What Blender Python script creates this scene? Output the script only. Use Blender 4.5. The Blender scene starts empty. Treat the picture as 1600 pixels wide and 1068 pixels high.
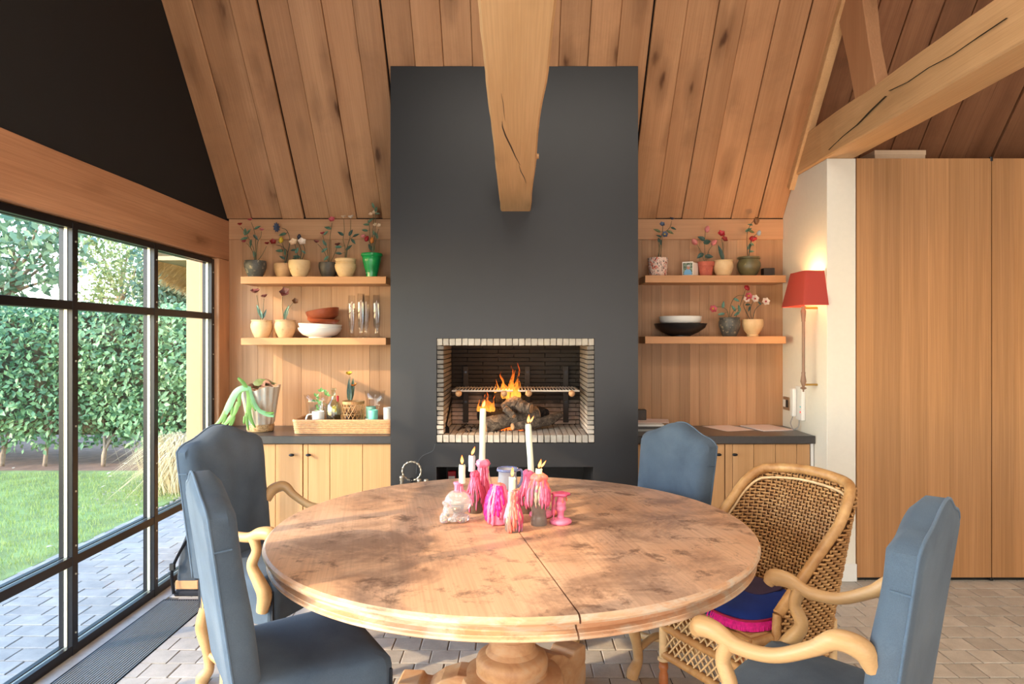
import bpy, bmesh, math, random
import numpy as np
from mathutils import Vector, Matrix, Euler, noise
R = random.Random(7)
sc = bpy.context.scene
COL = sc.collection
pi = math.pi
# ---------------------------------------------------------------- camera
# world axes: +X to the right along the fireplace wall, +Y into the room, +Z up; metres
F_PX = 1067.0; CX, CY, CAM_Z = 805.0, 530.0, 1.45
cam = bpy.data.cameras.new('camera'); cam.sensor_width = 36.0
cam.lens = 36.0*F_PX/1600.0
cam.shift_x = -(CX-800)/1600.0; cam.shift_y = (CY-534)/1600.0
cam.clip_start = 0.05; cam.clip_end = 400
cam_o = bpy.data.objects.new('camera', cam); COL.objects.link(cam_o)
cam_o.location = (0, 0, CAM_Z); cam_o.rotation_euler = (pi/2, 0, 0)
sc.camera = cam_o
# ---------------------------------------------------------------- light
SUN_EL = math.radians(23.0); SUN_AZ = Vector((-0.845, -0.535, 0)).normalized()
w = bpy.data.worlds.new('sky'); sc.world = w; w.use_nodes = True
nt = w.node_tree
sky = nt.nodes.new('ShaderNodeTexSky'); sky.sky_type = 'NISHITA'; sky.sun_disc = False
sky.sun_elevation = SUN_EL; sky.sun_rotation = math.atan2(SUN_AZ.x, SUN_AZ.y)
sky.dust_density = 0.25; sky.air_density = 1.0; sky.ozone_density = 1.6
bg = nt.nodes['Background']; bg.inputs[1].default_value = 1.7
nt.links.new(sky.outputs[0], bg.inputs[0])
def light(name, kind, loc, energy, color, **kw):
    l = bpy.data.lights.new(name, kind); l.energy = energy; l.color = color
    for k, v in kw.items(): setattr(l, k, v)
    o = bpy.data.objects.new(name, l); COL.objects.link(o); o.location = loc
    return o
sun = light('sun', 'SUN', (-6, -4, 6), 6.0, (1.0, 0.74, 0.47), angle=math.radians(0.6))
sd = -Vector((SUN_AZ.x*math.cos(SUN_EL), SUN_AZ.y*math.cos(SUN_EL), math.sin(SUN_EL)))
sun.rotation_euler = sd.to_track_quat('-Z', 'Y').to_euler()
# daylight of unseen glazed doors behind the photographer; overhead and right-hand fill added
k1 = light('rear_glazing_daylight', 'AREA', (0.3, -1.85, 1.0), 132, (1.0, 0.95, 0.90), shape='RECTANGLE', size=4.2, size_y=1.9)
k1.rotation_euler = (pi/2, 0, 0)
k2 = light('left_glazing_daylight', 'AREA', (-1.92, 0.6, 1.05), 48, (0.86, 0.94, 1.0), shape='RECTANGLE', size=2.0, size_y=1.9)
k2.rotation_euler = (pi/2, 0, -pi/2)
k3 = light('overhead_fill', 'AREA', (0.4, 1.1, 3.7), 80, (1.0, 0.90, 0.78), shape='RECTANGLE', size=2.4, size_y=1.2)  # fill added above to brighten table top and seats, no window modelled
k3.rotation_euler = (math.radians(8), 0, 0)
k4 = light('right_floor_fill', 'AREA', (3.3, 1.0, 2.9), 42, (1.0, 0.88, 0.72), shape='RECTANGLE', size=1.4, size_y=0.6)  # unseen fill added to brighten the floor on the right
vs = sc.view_settings
sc.display_settings.display_device = 'sRGB'
vs.view_transform = 'Standard'; vs.look = 'None'; vs.gamma = 1.0; vs.use_curve_mapping = False
vs.exposure = -0.13
# ---------------------------------------------------------------- helpers
def at(px, py, D):
    "point at depth D seen at this picture position"
    return Vector(((px-CX)/F_PX*D, D, CAM_Z-(py-CY)/F_PX*D))
def s2l(c):
    return c/12.92 if c <= 0.04045 else ((c+0.055)/1.055)**2.4
def rgb(r, g, b): return (s2l(r/255), s2l(g/255), s2l(b/255), 1.0)
def wm(o):
    m = o.matrix_basis.copy()
    while o.parent:
        o = o.parent; m = o.matrix_basis @ m
    return m
def tag(o, label=None, cat=None, group=None, kind=None):
    if label: o['label'] = label
    if cat: o['category'] = cat
    if group: o['group'] = group
    if kind: o['kind'] = kind
    return o
def thing(name, label, cat, loc=(0, 0, 0), rz=0.0, group=None, kind=None):
    o = bpy.data.objects.new(name, None); COL.objects.link(o)
    o.location = loc; o.rotation_euler = (0, 0, rz); o.empty_display_size = 0.05
    return tag(o, label, cat, group, kind)
def struct(name, loc=(0, 0, 0)):
    o = bpy.data.objects.new(name, None); COL.objects.link(o); o.location = loc
    o['kind'] = 'structure'; return o
def put(name, mesh, parent=None, loc=(0, 0, 0), rot=(0, 0, 0)):
    o = bpy.data.objects.new(name, mesh); COL.objects.link(o)
    if parent: o.parent = parent
    o.location = loc; o.rotation_euler = rot
    return o
def copy_tree(o, parent=None):
    c = o.copy(); COL.objects.link(c)
    if parent: c.parent = parent
    for ch in list(o.children): copy_tree(ch, c)
    return c

class MB:
    "collects shapes and links them as one mesh object"
    def __init__(s): s.v = []; s.f = []
    def add(s, vs, fs):
        b = len(s.v); s.v += [tuple(p) for p in vs]; s.f += [tuple(i+b for i in f) for f in fs]; return s
    def box(s, x0, x1, y0, y1, z0, z1):
        x0, x1 = min(x0, x1), max(x0, x1); y0, y1 = min(y0, y1), max(y0, y1); z0, z1 = min(z0, z1), max(z0, z1)
        return s.add([(x0,y0,z0),(x1,y0,z0),(x1,y1,z0),(x0,y1,z0),(x0,y0,z1),(x1,y0,z1),(x1,y1,z1),(x0,y1,z1)],
                     [(3,2,1,0),(4,5,6,7),(0,1,5,4),(1,2,6,5),(2,3,7,6),(3,0,4,7)])
    def obox(s, c, ax, ay, az):
        c = Vector(c); ax, ay, az = Vector(ax), Vector(ay), Vector(az)
        P = [c+i*ax+j*ay+k*az for k in (-1, 1) for i, j in ((-1,-1),(1,-1),(1,1),(-1,1))]
        return s.add(P, [(3,2,1,0),(4,5,6,7),(0,1,5,4),(1,2,6,5),(2,3,7,6),(3,0,4,7)])
    def prism(s, poly, axis, a0, a1):
        "poly: 2-D outline; axis 'x': (y,z) pts, 'y': (x,z) pts, 'z': (x,y) pts"
        def m(p, a): return (a, p[0], p[1]) if axis == 'x' else (p[0], a, p[1]) if axis == 'y' else (p[0], p[1], a)
        n = len(poly)
        vs = [m(p, a0) for p in poly]+[m(p, a1) for p in poly]
        return s.add(vs, [tuple(range(n-1, -1, -1)), tuple(range(n, 2*n))]+[(i, (i+1) % n, n+(i+1) % n, n+i) for i in range(n)])
    def lathe(s, prof, c=(0, 0, 0), n=24, cap=True, a0=0.0, a1=2*pi, fn=None, sx=1.0, sy=1.0):
        "prof: (r,z) from the bottom up; fn(angle, r, z) may change the radius"
        full = abs(a1-a0-2*pi) < 1e-6
        m = n if full else n+1
        vs, fs = [], []
        for r, z in prof:
            for i in range(m):
                a = a0+(a1-a0)*i/n
                rr = fn(a, r, z) if fn else r
                vs.append((c[0]+rr*math.cos(a)*sx, c[1]+rr*math.sin(a)*sy, c[2]+z))
        for j in range(len(prof)-1):
            for i in range(n):
                i2 = (i+1) % m if full else i+1
                fs.append((j*m+i, j*m+i2, (j+1)*m+i2, (j+1)*m+i))
        if cap and full:
            if prof[0][0] > 1e-5: fs.append(tuple(range(m-1, -1, -1)))
            if prof[-1][0] > 1e-5: fs.append(tuple((len(prof)-1)*m+i for i in range(m)))
        elif cap:
            k = len(prof)
            fs.append(tuple(j*m for j in range(k))); fs.append(tuple(j*m+n for j in range(k-1, -1, -1)))
        return s.add(vs, fs)
    def tube(s, pts, rad, n=8, closed=False, flat=(1.0, 1.0), up=None):
        pts = [Vector(p) for p in pts]; k = len(pts)
        rr = rad if isinstance(rad, (list, tuple)) else [rad]*k
        T = []
        for i in range(k):
            a = pts[(i-1) % k] if (closed or i > 0) else pts[0]
            b = pts[(i+1) % k] if (closed or i < k-1) else pts[-1]
            t = (b-a); T.append(t.normalized() if t.length > 1e-9 else Vector((0, 0, 1)))
        u = Vector(up) if up else (Vector((0, 0, 1)) if abs(T[0].z) < 0.9 else Vector((1, 0, 0)))
        vs, fs = [], []
        for i in range(k):
            u = u-T[i]*u.dot(T[i])
            if u.length < 1e-6: u = T[i].orthogonal()
            u.normalize(); v = T[i].cross(u)
            for j in range(n):
                a = 2*pi*j/n
                vs.append(pts[i]+u*(math.cos(a)*rr[i]*flat[0])+v*(math.sin(a)*rr[i]*flat[1]))
        for i in range(k if closed else k-1):
            i2 = (i+1) % k
            for j in range(n):
                j2 = (j+1) % n
                fs.append((i*n+j, i*n+j2, i2*n+j2, i2*n+j))
        if not closed:
            fs.append(tuple(range(n-1, -1, -1))); fs.append(tuple((k-1)*n+j for j in range(n)))
        return s.add(vs, fs)
    def ball(s, c, r, n=12, m=8, sq=(1, 1, 1)):
        prof = [(max(1e-6, math.sin(pi*j/m))*r, -math.cos(pi*j/m)*r*sq[2]) for j in range(m+1)]
        return s.lathe(prof, c, n, cap=False, sx=sq[0], sy=sq[1])
    def loft(s, rings, cap=True):
        n = len(rings[0]); vs = [p for r in rings for p in r]; fs = []
        for j in range(len(rings)-1):
            for i in range(n):
                fs.append((j*n+i, j*n+(i+1) % n, (j+1)*n+(i+1) % n, (j+1)*n+i))
        if cap: fs.append(tuple(range(n-1, -1, -1))); fs.append(tuple((len(rings)-1)*n+i for i in range(n)))
        return s.add(vs, fs)
    def leaf(s, p, d, nrm, L, W, fold=0.15, curl=0.0, seg=3):
        "a folded leaf blade growing from p along d"
        p, d, nrm = Vector(p), Vector(d).normalized(), Vector(nrm)
        sd_ = d.cross(nrm)
        if sd_.length < 1e-6: sd_ = d.orthogonal()
        sd_.normalize(); nn = sd_.cross(d).normalized()
        vs, fs = [], []
        for i in range(seg+1):
            t = i/seg; wd = W*0.5*(math.sin(pi*min(1, t*0.94+0.06)**0.8) if seg > 2 else math.sin(pi*(0.06+0.88*t)))
            c = p+d*(L*t)-nn*(curl*L*t*t)
            vs += [c-sd_*wd+nn*(fold*wd), c, c+sd_*wd+nn*(fold*wd)]
        for i in range(seg):
            b = i*3
            fs += [(b, b+1, b+4, b+3), (b+1, b+2, b+5, b+4)]
        k = len(vs); th = nn*0.0012
        vs2 = vs+[v-th for v in vs]
        fs2 = fs+[tuple(reversed([i+k for i in f])) for f in fs]
        return s.add(vs2, fs2)
    def build(s, name, mat, parent=None, world=True, smooth=False, bevel=0.0, subsurf=0, seg=1, origin=None, auto=None):
        vs = [Vector(p) for p in s.v]
        if parent is not None and world:
            inv = wm(parent).inverted(); vs = [inv @ p for p in vs]
        if origin is None:
            lo = [min(p[i] for p in vs) for i in range(3)]; hi = [max(p[i] for p in vs) for i in range(3)]
            origin = Vector(((lo[0]+hi[0])/2, (lo[1]+hi[1])/2, lo[2]))
        me = bpy.data.meshes.new(name)
        me.from_pydata([p-origin for p in vs], [], s.f); me.validate(); me.update()
        if mat: me.materials.append(mat)
        if smooth:
            me.polygons.foreach_set('use_smooth', [True]*len(me.polygons))
            if auto is not None: me.set_sharp_from_angle(angle=math.radians(auto))
        o = put(name, me, parent, origin)
        if bevel:
            b = o.modifiers.new('edge', 'BEVEL'); b.width = bevel; b.segments = seg; b.limit_method = 'ANGLE'; b.angle_limit = math.radians(40)
        if subsurf:
            b = o.modifiers.new('soft', 'SUBSURF'); b.levels = subsurf; b.render_levels = subsurf
        return o
def bez(P, n=12):
    "smooth curve through the points (Catmull-Rom)"
    P = [Vector(p) for p in P]
    Q = [P[0]*2-P[1]]+P+[P[-1]*2-P[-2]]; out = []
    for i in range(1, len(Q)-2):
        for k in range(n):
            t = k/n
            out.append(0.5*((2*Q[i])+(Q[i+1]-Q[i-1])*t+(2*Q[i-1]-5*Q[i]+4*Q[i+1]-Q[i+2])*t*t+(-Q[i-1]+3*Q[i]-3*Q[i+1]+Q[i+2])*t**3))
    out.append(P[-1]); return out
def lerps(vals, n):
    out = []; k = len(vals)-1
    for i in range(n):
        t = i/(n-1)*k; a = min(int(t), k-1); out.append(vals[a]+(vals[a+1]-vals[a])*(t-a))
    return out
# ---------------------------------------------------------------- materials
class NT:
    def __init__(s, name):
        s.m = bpy.data.materials.new(name); s.m.use_nodes = True; s.t = s.m.node_tree
        s.b = s.t.nodes['Principled BSDF']; s.out = s.t.nodes['Material Output']
    def n(s, typ, **kw):
        x = s.t.nodes.new(typ)
        for k, v in kw.items():
            if k.startswith('i_'):
                key = k[2:]; key = int(key) if key.isdigit() else key
                x.inputs[key].default_value = v
            else: setattr(x, k, v)
        return x
    def l(s, a, b): s.t.links.new(a, b)
    def ramp(s, fac, stops, interp='LINEAR'):
        r = s.n('ShaderNodeValToRGB'); r.color_ramp.interpolation = interp
        e = r.color_ramp.elements
        while len(e) < len(stops): e.new(0.5)
        for x, (p, c) in zip(e, stops): x.position = p; x.color = c
        s.l(fac, r.inputs[0]); return r.outputs[0]
    def mix(s, fac, a, b, blend='MIX'):
        x = s.n('ShaderNodeMix', data_type='RGBA', blend_type=blend)
        for sock, val in ((x.inputs[0], fac), (x.inputs[6], a), (x.inputs[7], b)):
            if hasattr(val, 'is_linked'): s.l(val, sock)
            else: sock.default_value = val
        return x.outputs[2]
    def coords(s, scale=(1, 1, 1), rand=True, out='Object'):
        tc = s.n('ShaderNodeTexCoord'); v = tc.outputs[out]
        if rand:
            oi = s.n('ShaderNodeObjectInfo')
            a = s.n('ShaderNodeVectorMath', operation='SCALE'); a.inputs[0].default_value = (37, 53, 71); s.l(oi.outputs['Random'], a.inputs[3])
            b = s.n('ShaderNodeVectorMath', operation='ADD'); s.l(v, b.inputs[0]); s.l(a.outputs[0], b.inputs[1]); v = b.outputs[0]
        mp = s.n('ShaderNodeMapping'); mp.inputs['Scale'].default_value = scale; s.l(v, mp.inputs[0])
        return mp.outputs[0]
    def noise(s, v, scale, detail=4, rough=0.55, dist=0.0):
        x = s.n('ShaderNodeTexNoise'); x.inputs['Scale'].default_value = scale; x.inputs['Detail'].default_value = detail
        x.inputs['Roughness'].default_value = rough; x.inputs['Distortion'].default_value = dist
        s.l(v, x.inputs['Vector']); return x.outputs['Fac']
    def bump(s, h, strength=0.2, dist=0.005):
        x = s.n('ShaderNodeBump'); x.inputs['Strength'].default_value = strength; x.inputs['Distance'].default_value = dist
        s.l(h, x.inputs['Height']); s.l(x.outputs[0], s.b.inputs['Normal'])
    def randv(s, col, amt):
        "each object of this material a little lighter or darker"
        oi = s.n('ShaderNodeObjectInfo'); mr = s.n('ShaderNodeMapRange')
        mr.inputs['To Min'].default_value = 1-amt; mr.inputs['To Max'].default_value = 1+amt
        s.l(oi.outputs['Random'], mr.inputs['Value'])
        h = s.n('ShaderNodeHueSaturation'); s.l(mr.outputs[0], h.inputs['Value']); s.l(col, h.inputs['Color'])
        return h.outputs[0]
def plain(name, col, rough=0.5, metal=0.0, var=0.06, nscale=30, bump=0.0, spec=0.5, coat=0.0):
    m = NT(name); v = m.coords()
    f = m.noise(v, nscale, 4)
    lo = tuple(c*(1-var) for c in col[:3])+(1,); hi = tuple(min(1, c*(1+var)) for c in col[:3])+(1,)
    m.l(m.ramp(f, [(0.3, lo), (0.7, hi)]), m.b.inputs['Base Color'])
    m.b.inputs['Roughness'].default_value = rough; m.b.inputs['Metallic'].default_value = metal
    m.b.inputs['Specular IOR Level'].default_value = spec; m.b.inputs['Coat Weight'].default_value = coat
    if bump: m.bump(f, bump)
    return m.m
def wood(name, light_c, dark_c, axis='y', rough=0.5, tone=0.1, knots=0.0, across=16.0, along=0.9, fine=0.35, knot_c=None, bump=0.08, stain=0.0, spec=0.35, rings=0.5):
    m = NT(name)
    sc3 = {'x': (along, across, across), 'y': (across, along, across), 'z': (across, across, along)}[axis]
    v = m.coords(sc3)
    f1 = m.noise(v, 0.55, 5, 0.55, 1.1)
    wv = m.n('ShaderNodeTexWave', wave_type='BANDS', bands_direction='DIAGONAL'); m.l(v, wv.inputs['Vector'])
    wv.inputs['Scale'].default_value = 0.32; wv.inputs['Distortion'].default_value = 7.0; wv.inputs['Detail'].default_value = 2.5
    f3 = m.noise(m.coords({'x': (2, 190, 190), 'y': (190, 2, 190), 'z': (190, 190, 2)}[axis]), 1.0, 3, 0.6)
    c = m.ramp(f1, [(0.25, dark_c), (0.72, light_c)])
    lo = tuple(x*0.80 for x in dark_c[:3])+(1,)
    c = m.mix(m.ramp(wv.outputs['Fac'], [(0.45, (0, 0, 0, 1)), (0.95, (rings, rings, rings, 1))]), c, tuple((0.55*a+0.45*b) for a, b in zip(dark_c, light_c)))
    c = m.mix(m.ramp(f3, [(0.35, (fine, fine, fine, 1)), (0.62, (0, 0, 0, 1))]), c, lo)
    if knots:
        kv = m.coords({'x': (1.6, 5.0, 5.0), 'y': (5.0, 1.6, 5.0), 'z': (5.0, 5.0, 1.6)}[axis])
        vo = m.n('ShaderNodeTexVoronoi', feature='F1'); vo.inputs['Scale'].default_value = 1.1; vo.inputs['Randomness'].default_value = 1.0
        dn = m.n('ShaderNodeVectorMath', operation='ADD'); nz = m.n('ShaderNodeTexNoise'); nz.inputs['Scale'].default_value = 4.0
        m.l(kv, nz.inputs['Vector']); sub = m.n('ShaderNodeVectorMath', operation='MULTIPLY_ADD'); m.l(nz.outputs['Color'], sub.inputs[0])
        sub.inputs[1].default_value = (0.22, 0.22, 0.22); m.l(kv, sub.inputs[2]); m.l(sub.outputs[0], vo.inputs['Vector'])
        kc = knot_c or tuple(x*0.35 for x in dark_c[:3])+(1,)
        c = m.mix(m.ramp(vo.outputs['Distance'], [(0.05, (knots, knots, knots, 1)), (0.13, (knots*0.42, knots*0.42, knots*0.42, 1)), (0.36, (0, 0, 0, 1))]), c, kc)
    if stain:
        f4 = m.noise(m.coords((1, 1, 1)), 3.2, 7, 0.68, 0.4)
        c = m.mix(m.ramp(f4, [(0.50, (0, 0, 0, 1)), (0.72, (stain, stain, stain, 1))]), c, tuple(x*0.45 for x in dark_c[:3])+(1,))
    if tone: c = m.randv(c, tone)
    m.l(c, m.b.inputs['Base Color']); m.b.inputs['Roughness'].default_value = rough
    m.b.inputs['Specular IOR Level'].default_value = spec
    if bump: m.bump(f3, bump, 0.003)
    return m.m
def glass(name, col=(1, 1, 1, 1), rough=0.0, ior=1.45, trans=1.0):
    m = NT(name); m.b.inputs['Base Color'].default_value = col; m.b.inputs['Roughness'].default_value = rough
    m.b.inputs['Transmission Weight'].default_value = trans; m.b.inputs['IOR'].default_value = ior
    return m.m
def thin_glass(name, tint=(1, 1, 1, 1), fac=0.10, rough=0.02, refl=0.7):
    "thin clear pane: lets light straight through and mirrors a little"
    m = NT(name); t = m.n('ShaderNodeBsdfTransparent'); t.inputs[0].default_value = tint
    g = m.n('ShaderNodeBsdfGlossy'); g.inputs['Roughness'].default_value = rough
    x = m.n('ShaderNodeMixShader'); fr = m.n('ShaderNodeFresnel'); fr.inputs[0].default_value = 1.45
    mu = m.n('ShaderNodeMath', operation='MULTIPLY_ADD'); mu.inputs[1].default_value = refl; mu.inputs[2].default_value = fac
    mu.use_clamp = True
    ge = m.n('ShaderNodeNewGeometry'); mr = m.n('ShaderNodeMapRange'); mr.inputs['To Min'].default_value = 1.45; mr.inputs['To Max'].default_value = 1/1.45
    m.l(ge.outputs['Backfacing'], mr.inputs['Value']); m.l(mr.outputs[0], fr.inputs[0])
    m.l(fr.outputs[0], mu.inputs[0]); m.l(mu.outputs[0], x.inputs[0]); m.l(t.outputs[0], x.inputs[1]); m.l(g.outputs[0], x.inputs[2])
    m.l(x.outputs[0], m.out.inputs[0]); return m.m
def emit(name, col, strength):
    m = NT(name); m.b.inputs['Base Color'].default_value = (0, 0, 0, 1)
    m.b.inputs['Emission Color'].default_value = col; m.b.inputs['Emission Strength'].default_value = strength
    return m.m
def leafmat(name, a, b, rough=0.45, spec=0.5, trans=0.25, nscale=6):
    m = NT(name); gi = m.n('ShaderNodeNewGeometry')
    c = m.ramp(gi.outputs['Random Per Island'], [(0.0, a), (1.0, b)])
    m.l(c, m.b.inputs['Base Color']); m.b.inputs['Roughness'].default_value = rough; m.b.inputs['Specular IOR Level'].default_value = spec
    tr = m.n('ShaderNodeBsdfTranslucent'); m.l(c, tr.inputs[0])
    x = m.n('ShaderNodeMixShader'); x.inputs[0].default_value = trans
    m.l(m.b.outputs[0], x.inputs[1]); m.l(tr.outputs[0], x.inputs[2]); m.l(x.outputs[0], m.out.inputs[0])
    return m.m
def fabric(name, a, b, fade=None, scale=5.0):
    m = NT(name); v = m.coords()
    f = m.noise(v, scale, 5, 0.6, 0.3); c = m.ramp(f, [(0.3, a), (0.7, b)])
    if fade:
        f2 = m.noise(v, 2.0, 3, 0.5); c = m.mix(m.ramp(f2, [(0.5, (0, 0, 0, 1)), (0.75, (0.5, 0.5, 0.5, 1))]), c, fade)
    fw = m.noise(v, 420, 2, 0.6)
    c = m.mix(m.ramp(fw, [(0.35, (0.22, 0.22, 0.22, 1)), (0.6, (0, 0, 0, 1))]), c, tuple(x*0.6 for x in a[:3])+(1,))
    m.l(c, m.b.inputs['Base Color']); m.b.inputs['Roughness'].default_value = 0.9
    m.b.inputs['Specular IOR Level'].default_value = 0.2; m.b.inputs['Sheen Weight'].default_value = 0.08
    m.bump(fw, 0.25, 0.002); return m.m
def speckle(name, base, cols, scale=60, th=0.5, rough=0.6):
    m = NT(name); v = m.coords(); c = base
    for i, (cc, t) in enumerate(cols):
        f = m.noise(v, scale*(1+0.23*i), 3, 0.5, 0.2*i)
        if i: f = m.noise(m.coords((1.3+i, 1.1, 0.9)), scale*(1+0.2*i), 2, 0.5)
        c = m.mix(m.ramp(f, [(t, (0, 0, 0, 1)), (t+0.03, (1, 1, 1, 1))]), c, cc)
    m.l(c, m.b.inputs['Base Color']); m.b.inputs['Roughness'].default_value = rough; return m.m

M = {}
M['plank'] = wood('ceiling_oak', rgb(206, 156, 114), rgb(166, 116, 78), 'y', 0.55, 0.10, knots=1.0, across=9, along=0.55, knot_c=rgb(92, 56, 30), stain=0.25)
M['plank_dark'] = wood('dark_ceiling_oak', rgb(168, 116, 82), rgb(118, 74, 48), 'y', 0.55, 0.12, knots=0.85, across=9, along=0.55, knot_c=rgb(62, 34, 22), stain=0.3)  # darker, redder board wood for the right-hand ceiling bay
M['panel'] = wood('wall_oak', rgb(194, 150, 112), rgb(162, 118, 82), 'z', 0.5, 0.24, across=22, along=1.0)
M['rail'] = wood('rail_oak', rgb(200, 152, 112), rgb(176, 128, 90), 'x', 0.5, 0.03, across=20, along=0.8)
M['shelf'] = wood('shelf_oak', rgb(208, 152, 106), rgb(188, 134, 90), 'x', 0.45, 0.03, across=26, along=0.8, fine=0.25)
M['door'] = wood('door_oak', rgb(204, 158, 112), rgb(178, 132, 86), 'z', 0.5, 0.04, across=14, along=0.8, rings=0.8)
M['veneer'] = wood('veneer_oak', rgb(194, 143, 98), rgb(168, 120, 76), 'z', 0.45, 0.09, across=40, along=0.8, fine=0.45, rings=0.15)
M['beam_y'] = wood('beam_oak', rgb(218, 174, 128), rgb(192, 146, 98), 'y', 0.6, 0.03, knots=0.35, across=9, along=0.9)
M['beam_x'] = wood('lintel_oak', rgb(204, 150, 112), rgb(174, 120, 84), 'y', 0.55, 0.03, knots=0.9, across=7, along=0.7, rings=0.9, fine=0.5, knot_c=rgb(120, 74, 42))
M['post'] = wood('post_oak', rgb(206, 154, 114), rgb(180, 128, 90), 'z', 0.55, 0.03, knots=0.4, across=10)
M['chair_wood'] = wood('chair_beech', rgb(208, 168, 118), rgb(184, 140, 92), 'x', 0.4, 0.04, across=14, along=2.0, fine=0.2)
M['black_wall'] = plain('black_plaster', rgb(15, 15, 16), 0.75, var=0.08, nscale=12, bump=0.03)
M['chimney'] = plain('charcoal_plaster', rgb(34, 34, 37), 0.40, var=0.05, nscale=9, bump=0.02, spec=0.5)
M['black'] = plain('black_paint', rgb(24, 23, 24), 0.5)
M['steel'] = plain('black_steel', rgb(38, 38, 42), 0.32, 0.6, bump=0.02)
M['alu'] = plain('grey_spacer', rgb(196, 196, 180), 0.35, 0.5)
M['white_wall'] = plain('white_plaster', rgb(226, 219, 206), 0.85, var=0.015, nscale=40, bump=0.02)
M['white_paint'] = plain('white_gloss', rgb(228, 226, 222), 0.4, var=0.01)
M['worktop'] = plain('dark_stone', rgb(62, 58, 58), 0.28, var=0.08, nscale=50)
M['grout'] = plain('grout', rgb(112, 104, 95), 0.95, var=0.15, nscale=60)
M['pane'] = thin_glass('window_glass', (0.97, 0.985, 0.98, 1), 0.0, 0.02, 0.3)
# ================================================================ the room
DB = 4.78            # depth of the panelled back wall
ZE = 2.288           # height where the sloping ceiling meets it
SL = 1.22            # ceiling slope
DC = 4.11            # front of the chimney breast
XL = -2.0            # face of the window wall beam
def roof_z(D): return ZE+SL*(DB-D)
RIDGE = 1.5

# ---- floor: slab with square concrete tiles in running bond
m = NT('floor_tile'); v = m.coords(); f = m.noise(v, 14, 5, 0.6); f2 = m.noise(v, 160, 2, 0.6)
c = m.ramp(f, [(0.3, rgb(174, 165, 154)), (0.7, rgb(198, 189, 177))])
c = m.mix(m.ramp(f2, [(0.3, (0.2, 0.2, 0.2, 1)), (0.5, (0, 0, 0, 1))]), c, rgb(128, 118, 106))
m.l(m.randv(c, 0.13), m.b.inputs['Base Color']); m.b.inputs['Roughness'].default_value = 0.5; m.bump(f2, 0.12, 0.002)
M['tile'] = m.m
floor = MB().box(-1.99, 4.3, -2.0, 4.76, -0.12, -0.006).build('floor', M['grout']); floor['kind'] = 'structure'
mb = MB().box(-2.07, -1.955, -2.0, 4.76, -0.12, 0.0).build('window_threshold', M['tile'], floor)
mb['kind'] = 'structure'
TW = 0.131
def tile_mesh(name, wx, wy, jit):
    b = 0.0035; j = lambda: R.uniform(-jit, jit)
    g = 0.0021
    x0, x1, y0, y1 = -wx/2+g, wx/2-g, -wy/2+g*1.7, wy/2-g*1.7
    lo = [(x0+j(), y0+j()), (x1+j(), y0+j()), (x1+j(), y1+j()), (x0+j(), y1+j())]
    vs = [(p[0], p[1], -0.02) for p in lo]+[(p[0], p[1], -b*0.6) for p in lo]+[(p[0]*(1-2*b/wx), p[1]*(1-2*b/wy), 0) for p in lo]
    fs = [(0,1,5,4),(1,2,6,5),(2,3,7,6),(3,0,4,7),(4,5,9,8),(5,6,10,9),(6,7,11,10),(7,4,8,11),(8,9,10,11)]
    me = bpy.data.meshes.new(name); me.from_pydata(vs, [], fs); me.update(); return me
tiles = [tile_mesh('tile', TW, TW, 0.0015) for _ in range(4)]
for t in tiles: t.materials.append(M['tile'])
def seen(x, y):
    if y < 0.4: return 0
    px, py = CX+x*F_PX/y, CY+CAM_Z*F_PX/y
    if not (-30 < px < 1630 and py < 1090): return 0
    zone = (170 < px < 340) or (560 < px < 1070 and py > 985) or (px > 1180 and py > 905)
    return F_PX*TW/y if zone else 0
cand = []; cut = []
row = 0; y = 4.70
while y > -1.9:
    off = (TW/2 if row % 2 else 0)+R.uniform(-0.006, 0.006)
    x = -1.955+off+TW/2
    if off > 0.03 and not (y-TW/2 < 3.808 and y+TW/2 > 2.19): cand.append((0, -1.955+off/2, y, off))
    while x < 4.28:
        if x-TW/2 < -1.684 and y-TW/2 < 3.808 and y+TW/2 > 2.19:
            if x+TW/2 > -1.684: cut.append((max(x-TW/2, -1.684), x+TW/2, y-TW/2, y+TW/2))
            if y+TW/2 > 3.808: cut.append((x-TW/2, min(x+TW/2, -1.684), 3.81, y+TW/2))
        else: cand.append((seen(x, y), x, y, TW))
        x += TW
    y -= TW; row += 1
cand.sort(key=lambda a: -a[0])
rest = MB()
for x0_, x1_, y0_, y1_ in cut: rest.box(x0_+.0025, x1_-.0025, y0_+.0025, y1_-.0025, -0.02, -.0004)
for i, (s_, x, y, wdt) in enumerate(cand):
    z = R.uniform(-0.0012, 0.0)
    if i < 300 and s_ > 0:
        put('tile', R.choice(tiles), floor, (x-floor.location.x, y-floor.location.y, z-floor.location.z), (R.uniform(-.002, .002), R.uniform(-.002, .002), 0))
    else:
        rest.box(x-wdt/2+.0025, x+wdt/2-.0025, y-TW/2+.0025, y+TW/2-.0025, -0.02, z)
o = rest.build('tiles', M['tile'], floor); o['kind'] = 'stuff'
# ---- floor convector grille along the glazing
M['slat'] = plain('grey_slat', rgb(128, 132, 134), 0.45, 0.1)
gr = thing('floor_grille', 'long narrow floor grille of thin dark metal slats beside the window', 'grille', (-1.82, 3.0, 0))
for i in range(21):
    x = -1.952+0.0128*i
    MB().box(x, x+0.0058, 2.2, 3.80, -0.003, 0.001).build('slat', M['slat'], gr)
MB().box(-1.958, -1.688, 2.2, 3.805, -0.06, -0.035).build('tray', M['black'], gr)
MB().box(-1.958, -1.954, 2.2, 3.805, -0.05, 0.003).box(-1.69, -1.686, 2.2, 3.805, -0.05, 0.003).box(-1.958, -1.686, 3.801, 3.806, -0.05, 0.003).build('frame', M['steel'], gr)

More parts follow.
